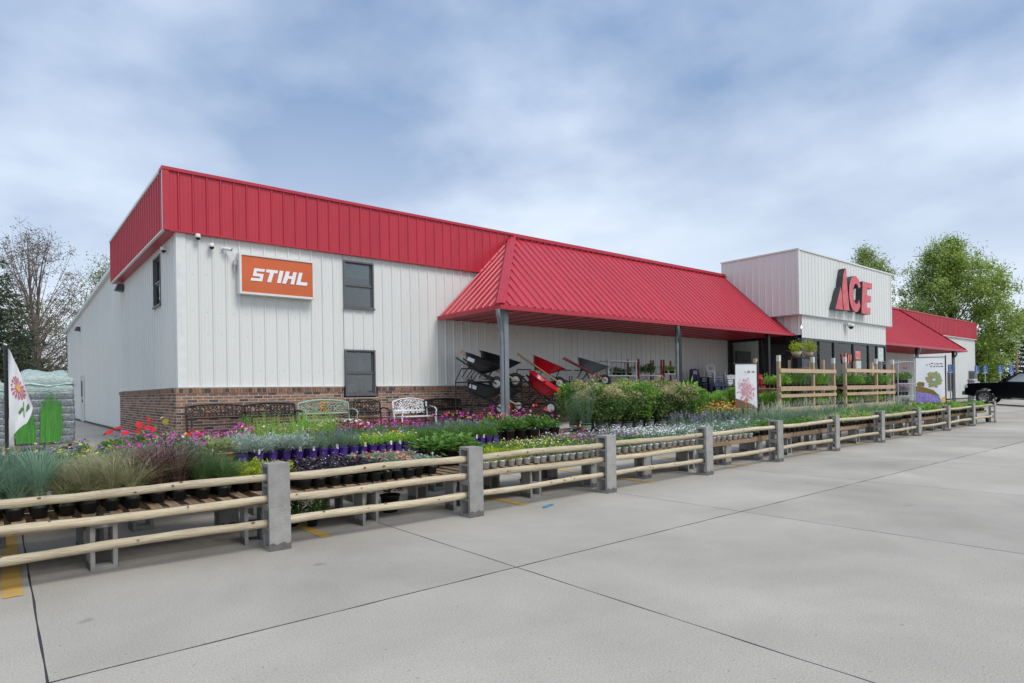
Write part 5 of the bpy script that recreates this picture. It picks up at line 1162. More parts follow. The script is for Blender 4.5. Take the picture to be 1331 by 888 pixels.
# hanging baskets above the left rack
mat('basket', (0.4, 0.3, 0.2), .8)
q = MB(); q.lathe([(.001, 0), (.10, 0), (.17, .16), (.16, .16), (.15, .14)], 14); q.disc(.15, .14, 14, 1); POT['basket'] = (q.mesh('pot', ['basket', 'soil']), .14)
for x, y in ((20.1, 9.85), (21.0, 9.85)):
    q = MB(); q.box((x - .5, y - .25, 2.36), (x + .5, y + .25, 2.385)); 
hb = tag(empty('tube_stand', T(20.55, 9.83, gh(9.83))), 'black tube stand carrying lime green baskets behind the left timber rack', 'stand')
for x in (19.75, 21.35):
    q = MB(); q.tube([(x, 9.83, gh(9.83)), (x, 9.83, 2.40)], .022, 7); obj('pole', q.mesh('pole', ['black_metal']), hb)
q = MB(); q.tube([(19.75, 9.83, 2.40), (21.35, 9.83, 2.40)], .022, 7); q.box((19.8, 9.68, 2.40), (21.3, 9.98, 2.425)); obj('shelf', q.mesh('shelf', ['black_metal']), hb)
plant('jenny', 'basket', 20.1, 9.83, 2.426, 'lime green basket plant above the left timber rack, left one', None, 2.3, zs=1.3); plant('jenny', 'basket', 20.95, 9.83, 2.426, 'larger lime green basket plant above the left timber rack, right one', None, 2.9, zs=1.3)
# metal plant cart to the right of the racks
mc = tag(empty('plant_cart', T(28.4, 9.7, gh(9.7))), 'silver metal plant cart full of flowers right of the timber racks', 'cart')
for x in (27.5, 29.3):
    for y in (9.4, 10.0): q = MB(); q.tube([(x, y, gh(9.7)), (x - .0, y, 2.40)], .022, 8); obj('upright', q.mesh('upright', ['galv']), mc)
for z in (.55, 1.0, 1.5, 2.38): q = MB(); q.box((27.48, 9.38, z), (29.32, 10.02, z + (.03 if z < 2 else .025))); obj('shelf', q.mesh('shelf', ['galv']), mc) if z < 2 else None
q = MB(); q.tube([(27.5, 9.4, 2.4), (29.3, 9.4, 2.4), (29.3, 10.0, 2.4), (27.5, 10.0, 2.4), (27.5, 9.4, 2.4)], .02, 7); obj('top_rail', q.mesh('top_rail', ['galv']), mc)
for z, kn, lab in ((1.531, 'geranium', 'flowering plant on the top shelf of the metal cart'), (1.031, 'magenta', 'magenta flowering plant on the middle shelf of the metal cart'), (.581, 'viola', 'mixed flowers on the lowest shelf of the metal cart')):
    x = 27.7; i = 0
    while x < 29.3: plant(kn, 'mid', x, 9.62, z, lab + ', ' + nth(i), lab, 1.2); x += .33; i += 1

# ------------------------------------------------------------------ banners and flag
mat('banner_white', (0.76, 0.77, 0.78), .7, var=.06, nscale=2); mat('print_dark', (.05, .05, .05), .7); mat('print_pink', (0.6, 0.2, 0.28), .7, c2=(.75, .45, .5), nscale=30); mat('print_brown', (0.16, 0.09, 0.05), .7); mat('print_green', (0.12, 0.22, 0.08), .7, c2=(.35, .4, .2), nscale=40); mat('print_coral', (.7, .2, .12), .7); mat('print_purple', (.14, .08, .38), .7, c2=(.35, .3, .6), nscale=25); mat('print_gold', (.28, .2, .05), .7, c2=(.12, .08, .03), nscale=30); mat('print_orange', (.75, .45, .1), .7)
def banner(mx, w, h, zt, label, painter, pole_side):
    """hangs from a bar; local x across, z up from the pole foot; painter adds flat print"""
    t = tag(empty('banner', mx), label, 'banner')
    q = MB(); px = w / 2 if pole_side > 0 else -w / 2
    q.tube([(px + .03 * pole_side, 0, 0), (px + .03 * pole_side, 0, zt + .05)], .02, 8); obj('pole', q.mesh('pole', ['black_metal']), t, Matrix(), True)
    q = MB(); q.tube([(px + .03 * pole_side, 0, zt), (-px - .06 * pole_side, 0, zt)], .013, 6); obj('crossbar', q.mesh('crossbar', ['black_metal']), t, Matrix(), True)
    q = MB(); n = 10; vs = []
    cy = lambda u, v: .025 * sin(u * 5 + v * 2.0) * (1 - v) 
    for i in range(n + 1):
        for j in range(n + 1):
            u, v = i / n, j / n; vs.append((-w / 2 + w * u, cy(u, v), zt - h + h * v))
    k = n + 1; fc = [(i * k + j, (i + 1) * k + j, (i + 1) * k + j + 1, i * k + j + 1) for i in range(n) for j in range(n)]
    q.add(vs, fc, 0, True); q.add([(a, y + .004, z) for a, y, z in vs], [f[::-1] for f in fc], 0, True); cl = obj('cloth', q.mesh('cloth', ['banner_white']), t, Matrix(), True)
    def put(nm, m, polys):
        q = MB()
        for p in polys:
            q.add([(-w / 2 + w * u, cy(u, v) - .006, zt - h + h * v) for u, v in p], [tuple(range(len(p)))])
        obj(nm, q.mesh(nm, [m]), cl, Matrix(), True)
    painter(put); return t
def blob(u, v, r, n=7, a=1.0, ph=0.0): return [(u + r * cos(2 * pi * i / n + ph), v + a * r * sin(2 * pi * i / n + ph)) for i in range(n)]
def paint_tree(put):
    r = random.Random(4)
    put('print', 'print_pink', [blob(.5 + r.gauss(0, .17), .42 + r.gauss(0, .10), r.uniform(.018, .045), 5, .6, r.random()) for _ in range(170)])
    put('print', 'print_dark', [[(u, .80), (u + .02, .80), (u + .02, .84), (u, .84)] for u in (.44, .57, .60, .67, .78, .83, .88)] + [[(u, .795), (u + .05, .795), (u + .05, .803), (u, .803)] for u in (.53, .62, .76, .85)] + [[(.60, .83), (.66, .83), (.66, .84), (.60, .84)]])
    put('print', 'print_brown', [[(0, .0), (.95, .0), (.75, .08), (.4, .16), (0, .22)]])
    put('print', 'print_coral', [[(.35, .16), (.5, .10), (.6, .18), (.5, .24)]])
def paint_wreath(put):
    r = random.Random(6)
    put('print', 'print_purple', [[(0, 0), (.86, 0), (.8, .12), (.55, .18), (0, .24)]])
    put('print', 'print_gold', [[(0, .24), (.5, .185), (.82, .13), (.6, .27), (.2, .36), (.0, .36)], [(.05, .36), (.3, .36), (.3, .44), (.1, .46), (.02, .42)]])
    put('print', 'print_orange', [[(.86, 0), (1, 0), (1, .13), (.86, .1)]])
    ps = [blob(.62 + .27 * cos(a) * s, .50 + .17 * sin(a) * s, r.uniform(.03, .06), 6, .6, r.random()) for a, s in [(r.uniform(0, 6.28), r.uniform(.3, 1)) for _ in range(110)]]
    put('print', 'print_green', ps)
    q = [blob(u, v, .06, 8, .62) for u, v in ((.44, .49), (.54, .60), (.70, .60), (.82, .43), (.58, .38))]
    put('bloom_print', 'print_coral', [[(a, c) for a, c in p] for p in q])
    put('print', 'print_dark', [[(u, v), (u + d, v), (u + d, v + .018), (u, v + .018)] for u, v, d in ((.36, .82, .05), (.46, .83, .04), (.53, .85, .08), (.65, .84, .04), (.72, .84, .08), (.83, .84, .1), (.5, .78, .05), (.6, .78, .06), (.7, .78, .05), (.78, .78, .05), (.86, .78, .09), (.55, .80, .015), (.66, .80, .015), (.76, .81, .015), (.9, .81, .015))])
YB1 = 8.45
ang = YAW - pi / 2
banner(T(14.62, YB1, gh(YB1), ang + .12), .56, 1.12, 2.0, 'white banner with a pink blossom tree print beside the thin black post', paint_tree, 1)
banner(T(23.9, 7.2, 0.0, ang - .1), .90, 1.5, 2.36, 'white banner with a green and coral wreath print near the truck', paint_wreath, 1)
# garden flag at far left
fl = tag(empty('garden_flag', T(.05, 8.0, .0)), 'white garden flag with a pink daisy on a black pole', 'flag')
q = MB(); q.tube([(.055, 8.0, TH + .03), (.055, 8.0, 1.95)], .016, 8); obj('pole', q.mesh('pole', ['black_metal']), fl)
n = 14; vs = []
def fp(u, v):
    """u across, v down: the cloth droops into a narrow fold"""
    z = 1.93 - .92 * v + .02 * sin(3 * u) - .10 * u * (1 - v); wid = (.035 + .225 * v ** .8 * (1 - .25 * max(0, v - .62) / .38 * 2.2)); return (.075 + u * wid, 8.0 - .05 * sin(u * 4 + v * 3) - .06 * u, z + (.17 * u * max(0, v - .55) / .45))
for i in range(n + 1):
    for j in range(n + 1): vs.append(fp(i / n, j / n))
k = n + 1; q = MB(); q.add(vs, [(i * k + j, (i + 1) * k + j, (i + 1) * k + j + 1, i * k + j + 1) for i in range(n) for j in range(n)], 0, True); q.add([(a, b_ + .004, c) for a, b_, c in vs], [(i * k + j + 1, (i + 1) * k + j + 1, (i + 1) * k + j, i * k + j) for i in range(n) for j in range(n)], 0, True); cl = obj('cloth', q.mesh('cloth', ['banner_white']), fl)
def fput(m, polys, off=.004):
    q = MB()
    for p in polys: q.add([Vector(fp(u, v)) - Vector((0, off, 0)) for u, v in p], [tuple(range(len(p)))])
    obj('print', q.mesh('print', [m]), cl)
mat('print_daisy', (.5, .07, .13), .7, c2=(.65, .2, .28), nscale=30); mat('print_leaf', (.1, .2, .06), .7)
fput('print_daisy', [[(.50 + .05 * cos(a), .42 + .02 * sin(a)), (.50 + .36 * cos(a - .13), .42 + .125 * sin(a - .13)), (.50 + .40 * cos(a), .42 + .14 * sin(a)), (.50 + .36 * cos(a + .13), .42 + .125 * sin(a + .13))] for a in [2 * pi * i / 15 for i in range(15)]], .006)
fput('print_orange', [blob(.50, .42, .12, 10, .38)], .010)
fput('print_leaf', [[(.62, .58), (.66, .58), (.72, .84), (.68, .84)], [(.40, .74), (.55, .66), (.62, .70), (.50, .77)], [(.74, .64), (.86, .58), (.88, .68), (.74, .76)]], .006)

# ------------------------------------------------------------------ wrapped pallets of bagged goods at the far left
def wrapmat():
    m = mat('wrap', (0.22, 0.31, 0.29), .25, c2=(0.42, 0.52, 0.49), nscale=14, bump=.9, bscale=16, spec=.6, stretch=(1, 1, 3)); return m
wrapmat(); mat('bag_grass', (0.02, 0.13, 0.012), .4, c2=(.08, .30, .04), nscale=40, island=.8); mat('bag_grey', (0.07, 0.085, 0.09), .3, c2=(.24, .27, .28), nscale=30, bump=.5, bscale=30)
def wrapped(x0, x1, y0, y1, z1, label, seed, grass):
    g = gh(y0); t = tag(empty('wrapped_pallet', T((x0 + x1) / 2, (y0 + y1) / 2, g)), label, 'pallet', 'wrapped pallets of bagged goods')
    q = MB()
    for k in range(5): q.box((x0, y0 + k * (y1 - y0) / 5, g + .10), (x1, y0 + k * (y1 - y0) / 5 + .14, g + .12))
    for x in (x0 + .02, (x0 + x1) / 2, x1 - .08): q.box((x, y0, g), (x + .06, y1, g + .10))
    obj('pallet', q.mesh('pallet', ['pallet_wood']), t)
    r = random.Random(seed); nl = 9; hz = (z1 - g - .14 - .12) / nl; bm = None
    for k in range(nl):
        z = g + .125 + k * hz; q = MB(); n = 22; vs = []
        rows = 7
        for a in range(rows + 1):
            e = sin(pi * a / rows); ins = .014 * (1 - e ** .5)
            for j in range(4 * n):
                s, f = divmod(j, n); f /= n
                X = [x0 + f * (x1 - x0), x1, x1 - f * (x1 - x0), x0][s]; Y = [y0, y0 + f * (y1 - y0), y1, y1 - f * (y1 - y0)][s]
                cx_, cy_ = (x0 + x1) / 2, (y0 + y1) / 2; ws = .025 * sin(X * 7 + k * .6 + Y * 3) + .02 * sin(Y * 9 + k * .7) + r.uniform(-.006, .006)
                cr = 1 - .06 * max(0, abs((X - cx_) / (x1 - x0) * 2) + abs((Y - cy_) / (y1 - y0) * 2) - 1.5)
                sc_ = (1 - ins / (x1 - x0) * 2 + ws * .6) * cr; vs.append((cx_ + (X - cx_) * sc_, cy_ + (Y - cy_) * sc_, z + hz * a / rows))
        m = 4 * n
        q.add(vs, [(a * m + j, a * m + (j + 1) % m, (a + 1) * m + (j + 1) % m, (a + 1) * m + j) for a in range(rows) for j in range(m)], 0, True)
        obj('bag_layer', q.mesh('bag_layer', ['bag_grey' if k < 7 else 'wrap']), t)
    # plastic cover lying over the top
    q = MB(); n = 16; vs = []
    for i in range(n + 1):
        for j in range(n + 1):
            u, v = i / n * 2 - 1, j / n * 2 - 1; e = max(abs(u), abs(v)); z = z1 - .03 * sin(u * 5 + seed) - .03 * sin(v * 6) - (.30 * max(0, e - .72) / .28) ** 1.0 + r.uniform(-.012, .012)
            sc_ = 1.02 if e > .8 else 1.0; vs.append(((x0 + x1) / 2 + u * (x1 - x0) / 2 * sc_, (y0 + y1) / 2 + v * (y1 - y0) / 2 * sc_, z))
    k = n + 1; q.add(vs, [(i * k + j, (i + 1) * k + j, (i + 1) * k + j + 1, i * k + j + 1) for i in range(n) for j in range(n)], 0, True); obj('plastic_cover', q.mesh('plastic_cover', ['wrap']), t)
    if grass:
        for (a, c, zt, lean) in grass:
            rr = random.Random(int(a * 100)); q = MB()
            for k in range(420):
                u = rr.random(); x = a + (c - a) * u; hgt = (zt - g - .2) * rr.uniform(.3, 1) * (1 - .25 * abs(u - .5)); w = .006; yy = y0 - .045 - rr.uniform(0, .006); xx = x + rr.uniform(-.06, .06) + lean
                q.add([(x - w, yy, g + .16), (x + w, yy, g + .16), ((x + xx) / 2 + w * .9, yy - .003, g + .16 + hgt * .6), (xx, yy, g + .16 + hgt), ((x + xx) / 2 - w * .9, yy - .003, g + .16 + hgt * .6)], [(0, 1, 2, 4), (4, 2, 3)])
            o_ = obj('grass_print', q.mesh('grass_print', ['bag_grass']), t); o_['kind'] = 'stuff'
wrapped(.26, 1.36, 17.5, 18.6, 2.04, 'plastic wrapped pallet of bags with bright green grass print beside the store wall', 1, [(.28, .62, 1.25, .0), (.70, 1.06, 1.72, .03)])
wrapped(-1.0, .12, 17.5, 18.6, 1.92, 'plastic wrapped pallet of bags at the far left edge behind the flag', 2, None)
# ------------------------------------------------------------------ vehicles
mat('paint_black', (0.003, 0.0035, 0.005), .12, var=.2, spec=.3); mat('paint_pale', (0.6, 0.61, 0.62), .25, spec=.6); mat('car_glass', (0.16, 0.19, 0.20), .05, c2=(.34, .38, .38), nscale=2.5, spec=.8); mat('chrome', (0.6, 0.6, 0.62), .15, metal=1.0); mat('amber', (0.75, 0.22, 0.03), .3); mat('lamp_clear', (0.6, 0.62, 0.62), .15)
def loft_side(q, poly, ys, mi=0):
    """side outline (x,z) repeated at several y with inset"""
    n = len(poly); cx_ = sum(p[0] for p in poly) / n; cz_ = sum(p[1] for p in poly) / n; vs = []
    for y, ins in ys:
        for x, z in poly:
            dx_, dz_ = cx_ - x, cz_ - z; l = math.hypot(dx_, dz_); vs.append((x + dx_ / l * ins, y, z + dz_ / l * ins))
    q.add(vs, [(i * n + j, i * n + (j + 1) % n, (i + 1) * n + (j + 1) % n, (i + 1) * n + j) for i in range(len(ys) - 1) for j in range(n)], mi)
    q.add(vs[:n], [tuple(range(n))[::-1]], mi); q.add(vs[-n:], [tuple(range(n))], mi)
def arch(cx_, cz_, r, n=10): return [(cx_ + r * cos(a), cz_ + r * sin(a)) for a in [pi * (1 - i / n) for i in range(n + 1)]]
def vehicle(name, mx, label, cat, paint, truck):
    t = tag(empty(name, mx), label, cat); W = 2.0 if truck else 1.82
    P = lambda nm, q, ms, par=None: obj(nm, q.mesh(nm, ms), par or t, Matrix(), True)
    if truck: out = [(.02, .52)] + [(.0, .8), (.03, 1.05), (.14, 1.16), (.6, 1.23), (1.62, 1.31), (4.15, 1.34), (5.85, 1.34), (5.88, .62), (5.3, .52)] + arch(4.75, .47, .47)[::-1] + [(4.1, .44), (1.75, .44)] + arch(.96, .45, .49)[::-1] + [(.4, .46)]
    else: out = [(.02, .40), (.0, .7), (.1, .86), (1.1, .98), (3.9, 1.0), (4.5, .95), (4.55, .5), (4.3, .36)] + arch(3.65, .36, .37)[::-1] + [(3.1, .30), (1.35, .30)] + arch(.85, .36, .37)[::-1] + [(.35, .34)]
    q = MB(); loft_side(q, out, [(.0, .05), (.07, 0), (W - .07, 0), (W, .05)]); body = P('body', q, [paint])
    cab = [(1.55, 1.31), (2.42, 1.86), (2.7, 1.93), (3.9, 1.94), (4.12, 1.88), (4.25, 1.33)] if truck else [(1.15, .96), (1.9, 1.38), (2.3, 1.45), (3.4, 1.44), (4.2, 1.0)]
    q = MB(); n = len(cab); base = cab[0][1]; tp = max(p[1] for p in cab); vs = []
    for s in (0, 1):
        for x, z in cab: ins = .06 + .17 * (z - base) / (tp - base); vs.append((x, ins if s == 0 else W - ins, z))
    q.add(vs, [tuple(range(n))[::-1], tuple(range(n, 2 * n))] + [(j, (j + 1) % n, (j + 1) % n + n, j + n) for j in range(n)]); cb = P('cab', q, [paint])
    def side_glass(pts, nm='window'):
        q = MB()
        for s in (0, 1):
            v = []
            for x, z in pts: ins = .06 + .17 * (z - base) / (tp - base) - .006; v.append((x, ins if s == 0 else W - ins, z))
            q.add(v, [tuple(range(len(v)))])
        return P(nm, q, ['car_glass'], cb)
    if truck: side_glass([(1.98, 1.36), (2.48, 1.80), (2.98, 1.86), (2.98, 1.37)]); side_glass([(3.06, 1.37), (3.06, 1.86), (3.85, 1.86), (3.98, 1.37)])
    else: side_glass([(1.5, 1.02), (1.98, 1.36), (2.5, 1.40), (2.5, 1.02)]); side_glass([(2.58, 1.02), (2.58, 1.40), (3.3, 1.39), (3.75, 1.03)])
    a, c = cab[0], cab[1]; q = MB(); f = lambda t_: (a[0] + (c[0] - a[0]) * t_ - .008, a[1] + (c[1] - a[1]) * t_ + .008)
    i0, i1 = .06 + .17 * .1, .06 + .17 * .88; p0, p1 = f(.08), f(.95); q.add([(p0[0], i0 + .06, p0[1]), (p0[0], W - i0 - .06, p0[1]), (p1[0], W - i1 - .04, p1[1]), (p1[0], i1 + .04, p1[1])], [(0, 1, 2, 3)]); P('windshield', q, ['car_glass'], cb)
    for (wx, wr) in (((.96, .40), (4.75, .40)) if truck else ((.85, .32), (3.65, .32))):
        for yy, sg in ((.0, -1), (W, 1)):
            q = MB(); y0, y1 = (yy - .0 * sg, yy - .26 * sg); wz = wr
            pr = [(wr * .62, 0), (wr * .9, -.01), (wr, .05), (wr, .21), (wr * .9, .26), (wr * .6, .26)]; nn = 26; vs = []
            for r_, d in pr:
                for j in range(nn): b_ = 2 * pi * j / nn; vs.append((wx + r_ * cos(b_), yy - sg * (d - .005), wz + r_ * sin(b_)))
            q.add(vs, [(i * nn + j, i * nn + (j + 1) % nn, (i + 1) * nn + (j + 1) % nn, (i + 1) * nn + j) for i in range(len(pr) - 1) for j in range(nn)], 0, True); w = P('wheel', q, ['tyre'])
            q = MB()
            for k in range(6):
                b_ = 2 * pi * k / 6; q.bar((wx, yy + sg * .0 - sg * .03, wz), (wx + wr * .6 * cos(b_), yy - sg * .03, wz + wr * .6 * sin(b_)), .03, .10)
            q.tube([(wx + wr * .6 * cos(2 * pi * j / 20), yy - sg * .03, wz + wr * .6 * sin(2 * pi * j / 20)) for j in range(21)], .022, 6, 0, False); q.tube([(wx, yy - sg * .0, wz), (wx, yy - sg * .08, wz)], .07, 12); P('rim', q, ['chrome'], w)
    if truck:
        for yy in (.03, W - .40):
            q = MB(); q.box((-.012, yy, .92), (.16, yy + .37, 1.06)); h = P('headlight', q, ['lamp_clear'])
        q = MB(); q.box((.16, .006, .94), (.36, .03, 1.05)); P('marker_lamp', q, ['amber'])
        q = MB(); q.box((.04, -.006, .93), (.165, .04, 1.06)); P('headlight', q, ['lamp_clear'])
        q = MB(); q.box((-.015, .42, .72), (.05, W - .42, 1.08)); P('grille', q, ['black_metal'])
        q = MB(); q.box((-.10, .04, .50), (.25, W - .04, .72)); P('bumper', q, ['chrome'])
        q = MB(); q.bar((1.75, -.03, .40), (4.2, -.03, .40), .14, .05); P('side_step', q, ['black_metal'])
        for xd in (1.72, 3.02, 4.16): q = MB(); q.box((xd, .024, .52), (xd + .012, .06, 1.30)); P('door_seam', q, ['tyre'], body)
        for xd in (2.78, 3.86): q = MB(); q.box((xd, .012, 1.12), (xd + .2, .05, 1.16)); P('door_handle', q, ['paint_black'], body)
        q = MB(); q.cbox((1.92, -.10, 1.40), (.16, .2, .22)); P('mirror', q, ['paint_black'], cb)
        q = MB(); q.prism([(0, .02), (.14, .05), (.22, .10), (.30, .05), (.46, .02), (.30, .0), (.1, .0)], .002, .03, fn=lambda x, y, z: (1.9 + x, y, .78 + z)); P('badge', q, ['chrome'], body)
    else:
        for yy in (.06, W - .36): q = MB(); q.box((-.01, yy, .66), (.12, yy + .3, .78)); P('headlight', q, ['lamp_clear'])
    return t
vehicle('pickup_truck', Matrix.Translation((46.2, 12.16, gh(11.2) + .055)) @ Matrix.Rotation(-pi / 2, 4, 'Z') @ Matrix.Rotation(.06, 4, 'Y') @ Matrix.Scale(1.06, 4), 'black pickup truck parked beyond the end of the fence', 'truck', 'paint_black', True)
vehicle('parked_car', T(61.0, 14.6, GZ, -pi / 2, 1.28), 'pale car half hidden behind the black pickup', 'car', 'paint_pale', False)

# ------------------------------------------------------------------ accessible parking signs
mat('sign_blue', (0.03, 0.12, 0.36), .4)
for x, y, lab in ((47.6, 13.2, 'blue parking sign before the right canopy post'), (53.3, 13.2, 'blue parking sign left of the brick flats'), (53.9, 12.85, 'blue parking sign right beside another before the brick flats'), (54.8, 12.2, 'blue parking sign above the pale car'), (55.4, 11.7, 'rightmost blue parking sign above the truck')):
    t = tag(empty('parking_sign', T(x, y, gh(y), -.85)), lab, 'sign', 'blue accessible parking signs'); P = lambda nm, q, ms, par=None: obj(nm, q.mesh(nm, ms), par or t, Matrix(), True)
    q = MB(); q.tube([(0, .02, 0), (0, .02, 2.5)], .03, 7); P('pole', q, ['galv']); q = MB(); q.box((-.15, -.012, 1.92), (.15, .0, 2.46)); p_ = P('panel', q, ['sign_blue']); q = MB(); q.tube([(.06 * cos(a) , -.016, 2.13 + .07 * sin(a)) for a in [2.3 + 4.4 * i / 10 for i in range(11)]], .012, 5); q.box((-.04, -.02, 2.15), (-.015, -.013, 2.33)); q.cbox((-.028, -.016, 2.37), (.05, .008, .05)); q.box((-.11, -.02, 1.95), (.11, -.013, 2.0)); P('symbol', q, ['white_trim'], p_)

# bagged goods under the right canopy
mat('bag_white', (.6, .6, .6), .4, c2=(.25, .27, .28), nscale=9); mat('bag_teal', (.05, .32, .38), .4, c2=(.4, .5, .5), nscale=9)
BAG = {}
for m in ('bag_white', 'bag_teal', 'bag_grey'):
    q = MB(); vs = []; n = 16
    for z, s in ((0, .86), (.03, .98), (.08, 1), (.13, .97), (.16, .84)):
        for j in range(n): a = 2 * pi * j / n; e = .4; vs.append((.36 * s * math.copysign(abs(cos(a)) ** e, cos(a)), .24 * s * math.copysign(abs(sin(a)) ** e, sin(a)), z))
    q.add(vs, [(i * n + j, i * n + (j + 1) % n, (i + 1) * n + (j + 1) % n, (i + 1) * n + j) for i in range(4) for j in range(n)], 0, True); q.add(vs[:n], [tuple(range(n))[::-1]]); q.add(vs[-n:], [tuple(range(n))]); BAG[m] = q.mesh('bag', [m])
for bx0, by, m, rows, what in ((45.6, 13.6, 'bag_teal', 9, 'teal bag in the stack before the right canopy wall'), (46.5, 13.9, 'bag_grey', 10, 'grey bag in the stack behind the blue sign'), (49.9, 12.6, 'bag_white', 9, 'white bag in the stack beside the truck nose'), (50.75, 12.7, 'bag_white', 8, 'white bag in the second stack beside the truck nose')):
    for k in range(rows): tag(obj('bag', BAG[m], None, T(bx0 + rp.uniform(-.03, .03), by, (SW if by > 12.9 or by < 12.9 and bx0 < 51 else gh(by)) + .001 + k * .162, rp.uniform(-.06, .06))), (nth(k).replace('leftmost', 'lowest').replace('from left', 'from bottom') + ' ' if k < rows - 1 else 'topmost ') + what, 'bag', 'stack: ' + what)

# ------------------------------------------------------------------ apartment block, board fence and lamp beyond the lot
mat('far_brick', (.27, .17, .13), .9, c2=(.22, .13, .10), nscale=3); mat('far_roof', (.1, .085, .08), .9, var=.2)
ap = tag(empty('apartment_block', T(92, 26, GZ)), 'distant brown brick flats with dark windows behind the right end of the store', 'building')
q = MB(); q.box((90, 21.6, GZ), (97, 44, 5.9)); obj('wall', q.mesh('wall', ['far_brick']), ap)
q = MB(); q.box((89.4, 21.0, 5.9), (97.6, 44.5, 6.15)); obj('roof', q.mesh('roof', ['far_roof']), ap)
for y in (22.0, 23.3, 24.8, 26.6, 28.4, 30.4):
    for z in (1.2, 3.9):
        q = MB(); q.box((89.93, y, z), (89.99, y + .9, z + 1.35)); w = obj('window', q.mesh('window', ['win_frame']), ap); q = MB(); q.box((89.90, y + .06, z + .06), (89.93, y + .42, z + 1.29)); q.box((89.90, y + .48, z + .06), (89.93, y + .84, z + 1.29)); obj('pane', q.mesh('pane', ['interior_dark']), w)
bf = tag(empty('board_fence', T(80, 19, GZ)), 'dark board fence before the distant brick flats', 'fence')
for k in range(60): q = MB(); y = 12 + k * .2; q.box((79, y, GZ), (79.03, y + .185, 2.2 + .02 * (k % 3))); obj('board', q.mesh('board', ['interior_dark']), bf)
up = tag(empty('utility_pole', T(88, 18.2, GZ)), 'pale timber pole among the trees behind the truck', 'pole'); q = MB(); q.tube([(88, 18.1, GZ), (88, 18.1, 5.2)], [.16, .13], 8); obj('shaft', q.mesh('shaft', ['pallet_wood']), up); q = MB(); q.box((87.6, 18.05, 5.0), (88.4, 18.15, 5.12)); obj('crossarm', q.mesh('crossarm', ['pallet_wood']), up)

# ------------------------------------------------------------------ trees
leafmat('tr_green', (0.16, 0.26, 0.04), (0.40, 0.50, 0.11), trans=.42); leafmat('tr_mid', (0.08, 0.13, 0.03), (0.19, 0.26, 0.07)); leafmat('tr_dark', (0.022, 0.042, 0.018), (0.07, 0.095, 0.04)); leafmat('tr_spruce', (0.025, 0.045, 0.022), (0.09, 0.12, 0.055)); leafmat('tr_bud', (0.10, 0.07, 0.045), (0.20, 0.14, 0.09)); leafmat('tr_spring', (0.12, 0.17, 0.035), (0.26, 0.31, 0.09))
mat('bark', (0.11, 0.085, 0.07), .95, c2=(.07, .055, .045), nscale=5, bump=.5, bscale=12); mat('bark_pale', (0.20, 0.155, 0.13), .95, c2=(.13, .1, .085), nscale=4, bump=.5, bscale=12)
def tree(base, H_, R, lm, bark, label, seed, nb=60, per=170, ls=.2, z_lo=.25, trunk=.28, forks=1, cl=1.3, name='deciduous_tree', conic=0.0, egg=1.0):
    r = random.Random(seed); bx_, by_, bz_ = base; t = tag(empty(name, T(bx_, by_, bz_)), label, 'tree')
    tr = MB(); lv = MB(); tips = []
    stems = []
    for f in range(forks):
        a = r.uniform(0, 6.28); lean = .06 if forks == 1 else .13
        pts = [Vector((cos(a) * lean * H_ * s * s + .15 * sin(s * 6 + f) * s + (f - (forks - 1) / 2) * .25, sin(a) * lean * H_ * s * s, H_ * .93 * s)) for s in (0, .15, .3, .45, .6, .75, .9, 1)]
        tr.tube(pts, [trunk * k for k in (1.15, .9, .78, .62, .45, .3, .15, .05)], 8); stems.append(pts)
    for k in range(nb):
        st = r.choice(stems); s = z_lo + (1 - z_lo) * (k + r.random()) / nb
        z = s * H_; hh = (s - z_lo) / (1 - z_lo)
        rad = R * (max(.08, sin(pi * min(1, (.12 + .88 * hh) ** egg))) ** .7 if not conic else (1 - hh) * conic + .06)
        a = r.uniform(0, 6.28); d = rad * r.uniform(.45, 1.08)
        i = min(6, int(s * .82 * 7)); o = st[max(0, i - 1)].lerp(st[i], r.random())
        tip = Vector((o.x * .6 + cos(a) * d, o.y * .6 + sin(a) * d, min(H_ * 1.02, z + r.uniform(-.03, .05) * H_)))
        mid = o.lerp(tip, .5) + Vector((r.uniform(-.3, .3), r.uniform(-.3, .3), -.05 * d if conic == 0 else -.1 * d))
        tr.tube(bez(o, mid, tip, 5), [trunk * .30 * (1 - s * .6) * (1 - .17 * j) for j in range(6)], 5, 0, False)
        subs = [tip] + [mid.lerp(tip, r.uniform(.2, .9)) + rdir(r, -1) * cl * .7 for _ in range(2)]
        for sp in subs[1:]: tr.tube([mid.lerp(tip, .3), sp], [trunk * .09, trunk * .03], 4, 0, False)
        for sp in subs:
            for _ in range(5):
                e = sp + rdir(r, -.6) * cl * r.uniform(.4, 1.05); tr.tube([sp, e], [trunk * .05, trunk * .015], 3, 0, False); tips.append(e)
            for _ in range(per // 3):
                c = sp + rdir(r, -1) * cl * r.random() ** .6 * r.uniform(.4, 1.15); c.z = max(c.z, .3)
                d_ = (rdir(r, -1) + Vector((0, 0, -.25))).normalized(); u = d_.orthogonal().normalized(); l = ls * r.uniform(.6, 1.3)
                lv.add([c, c + d_ * l * .5 + u * l * .28, c + d_ * l, c + d_ * l * .5 - u * l * .28], [(0, 1, 2, 3)])
    obj('trunk', tr.mesh('trunk', [bark]), t, Matrix(), True)
    if lv.v: obj('crown', lv.mesh('crown', [lm]), t, Matrix(), True)
    return t
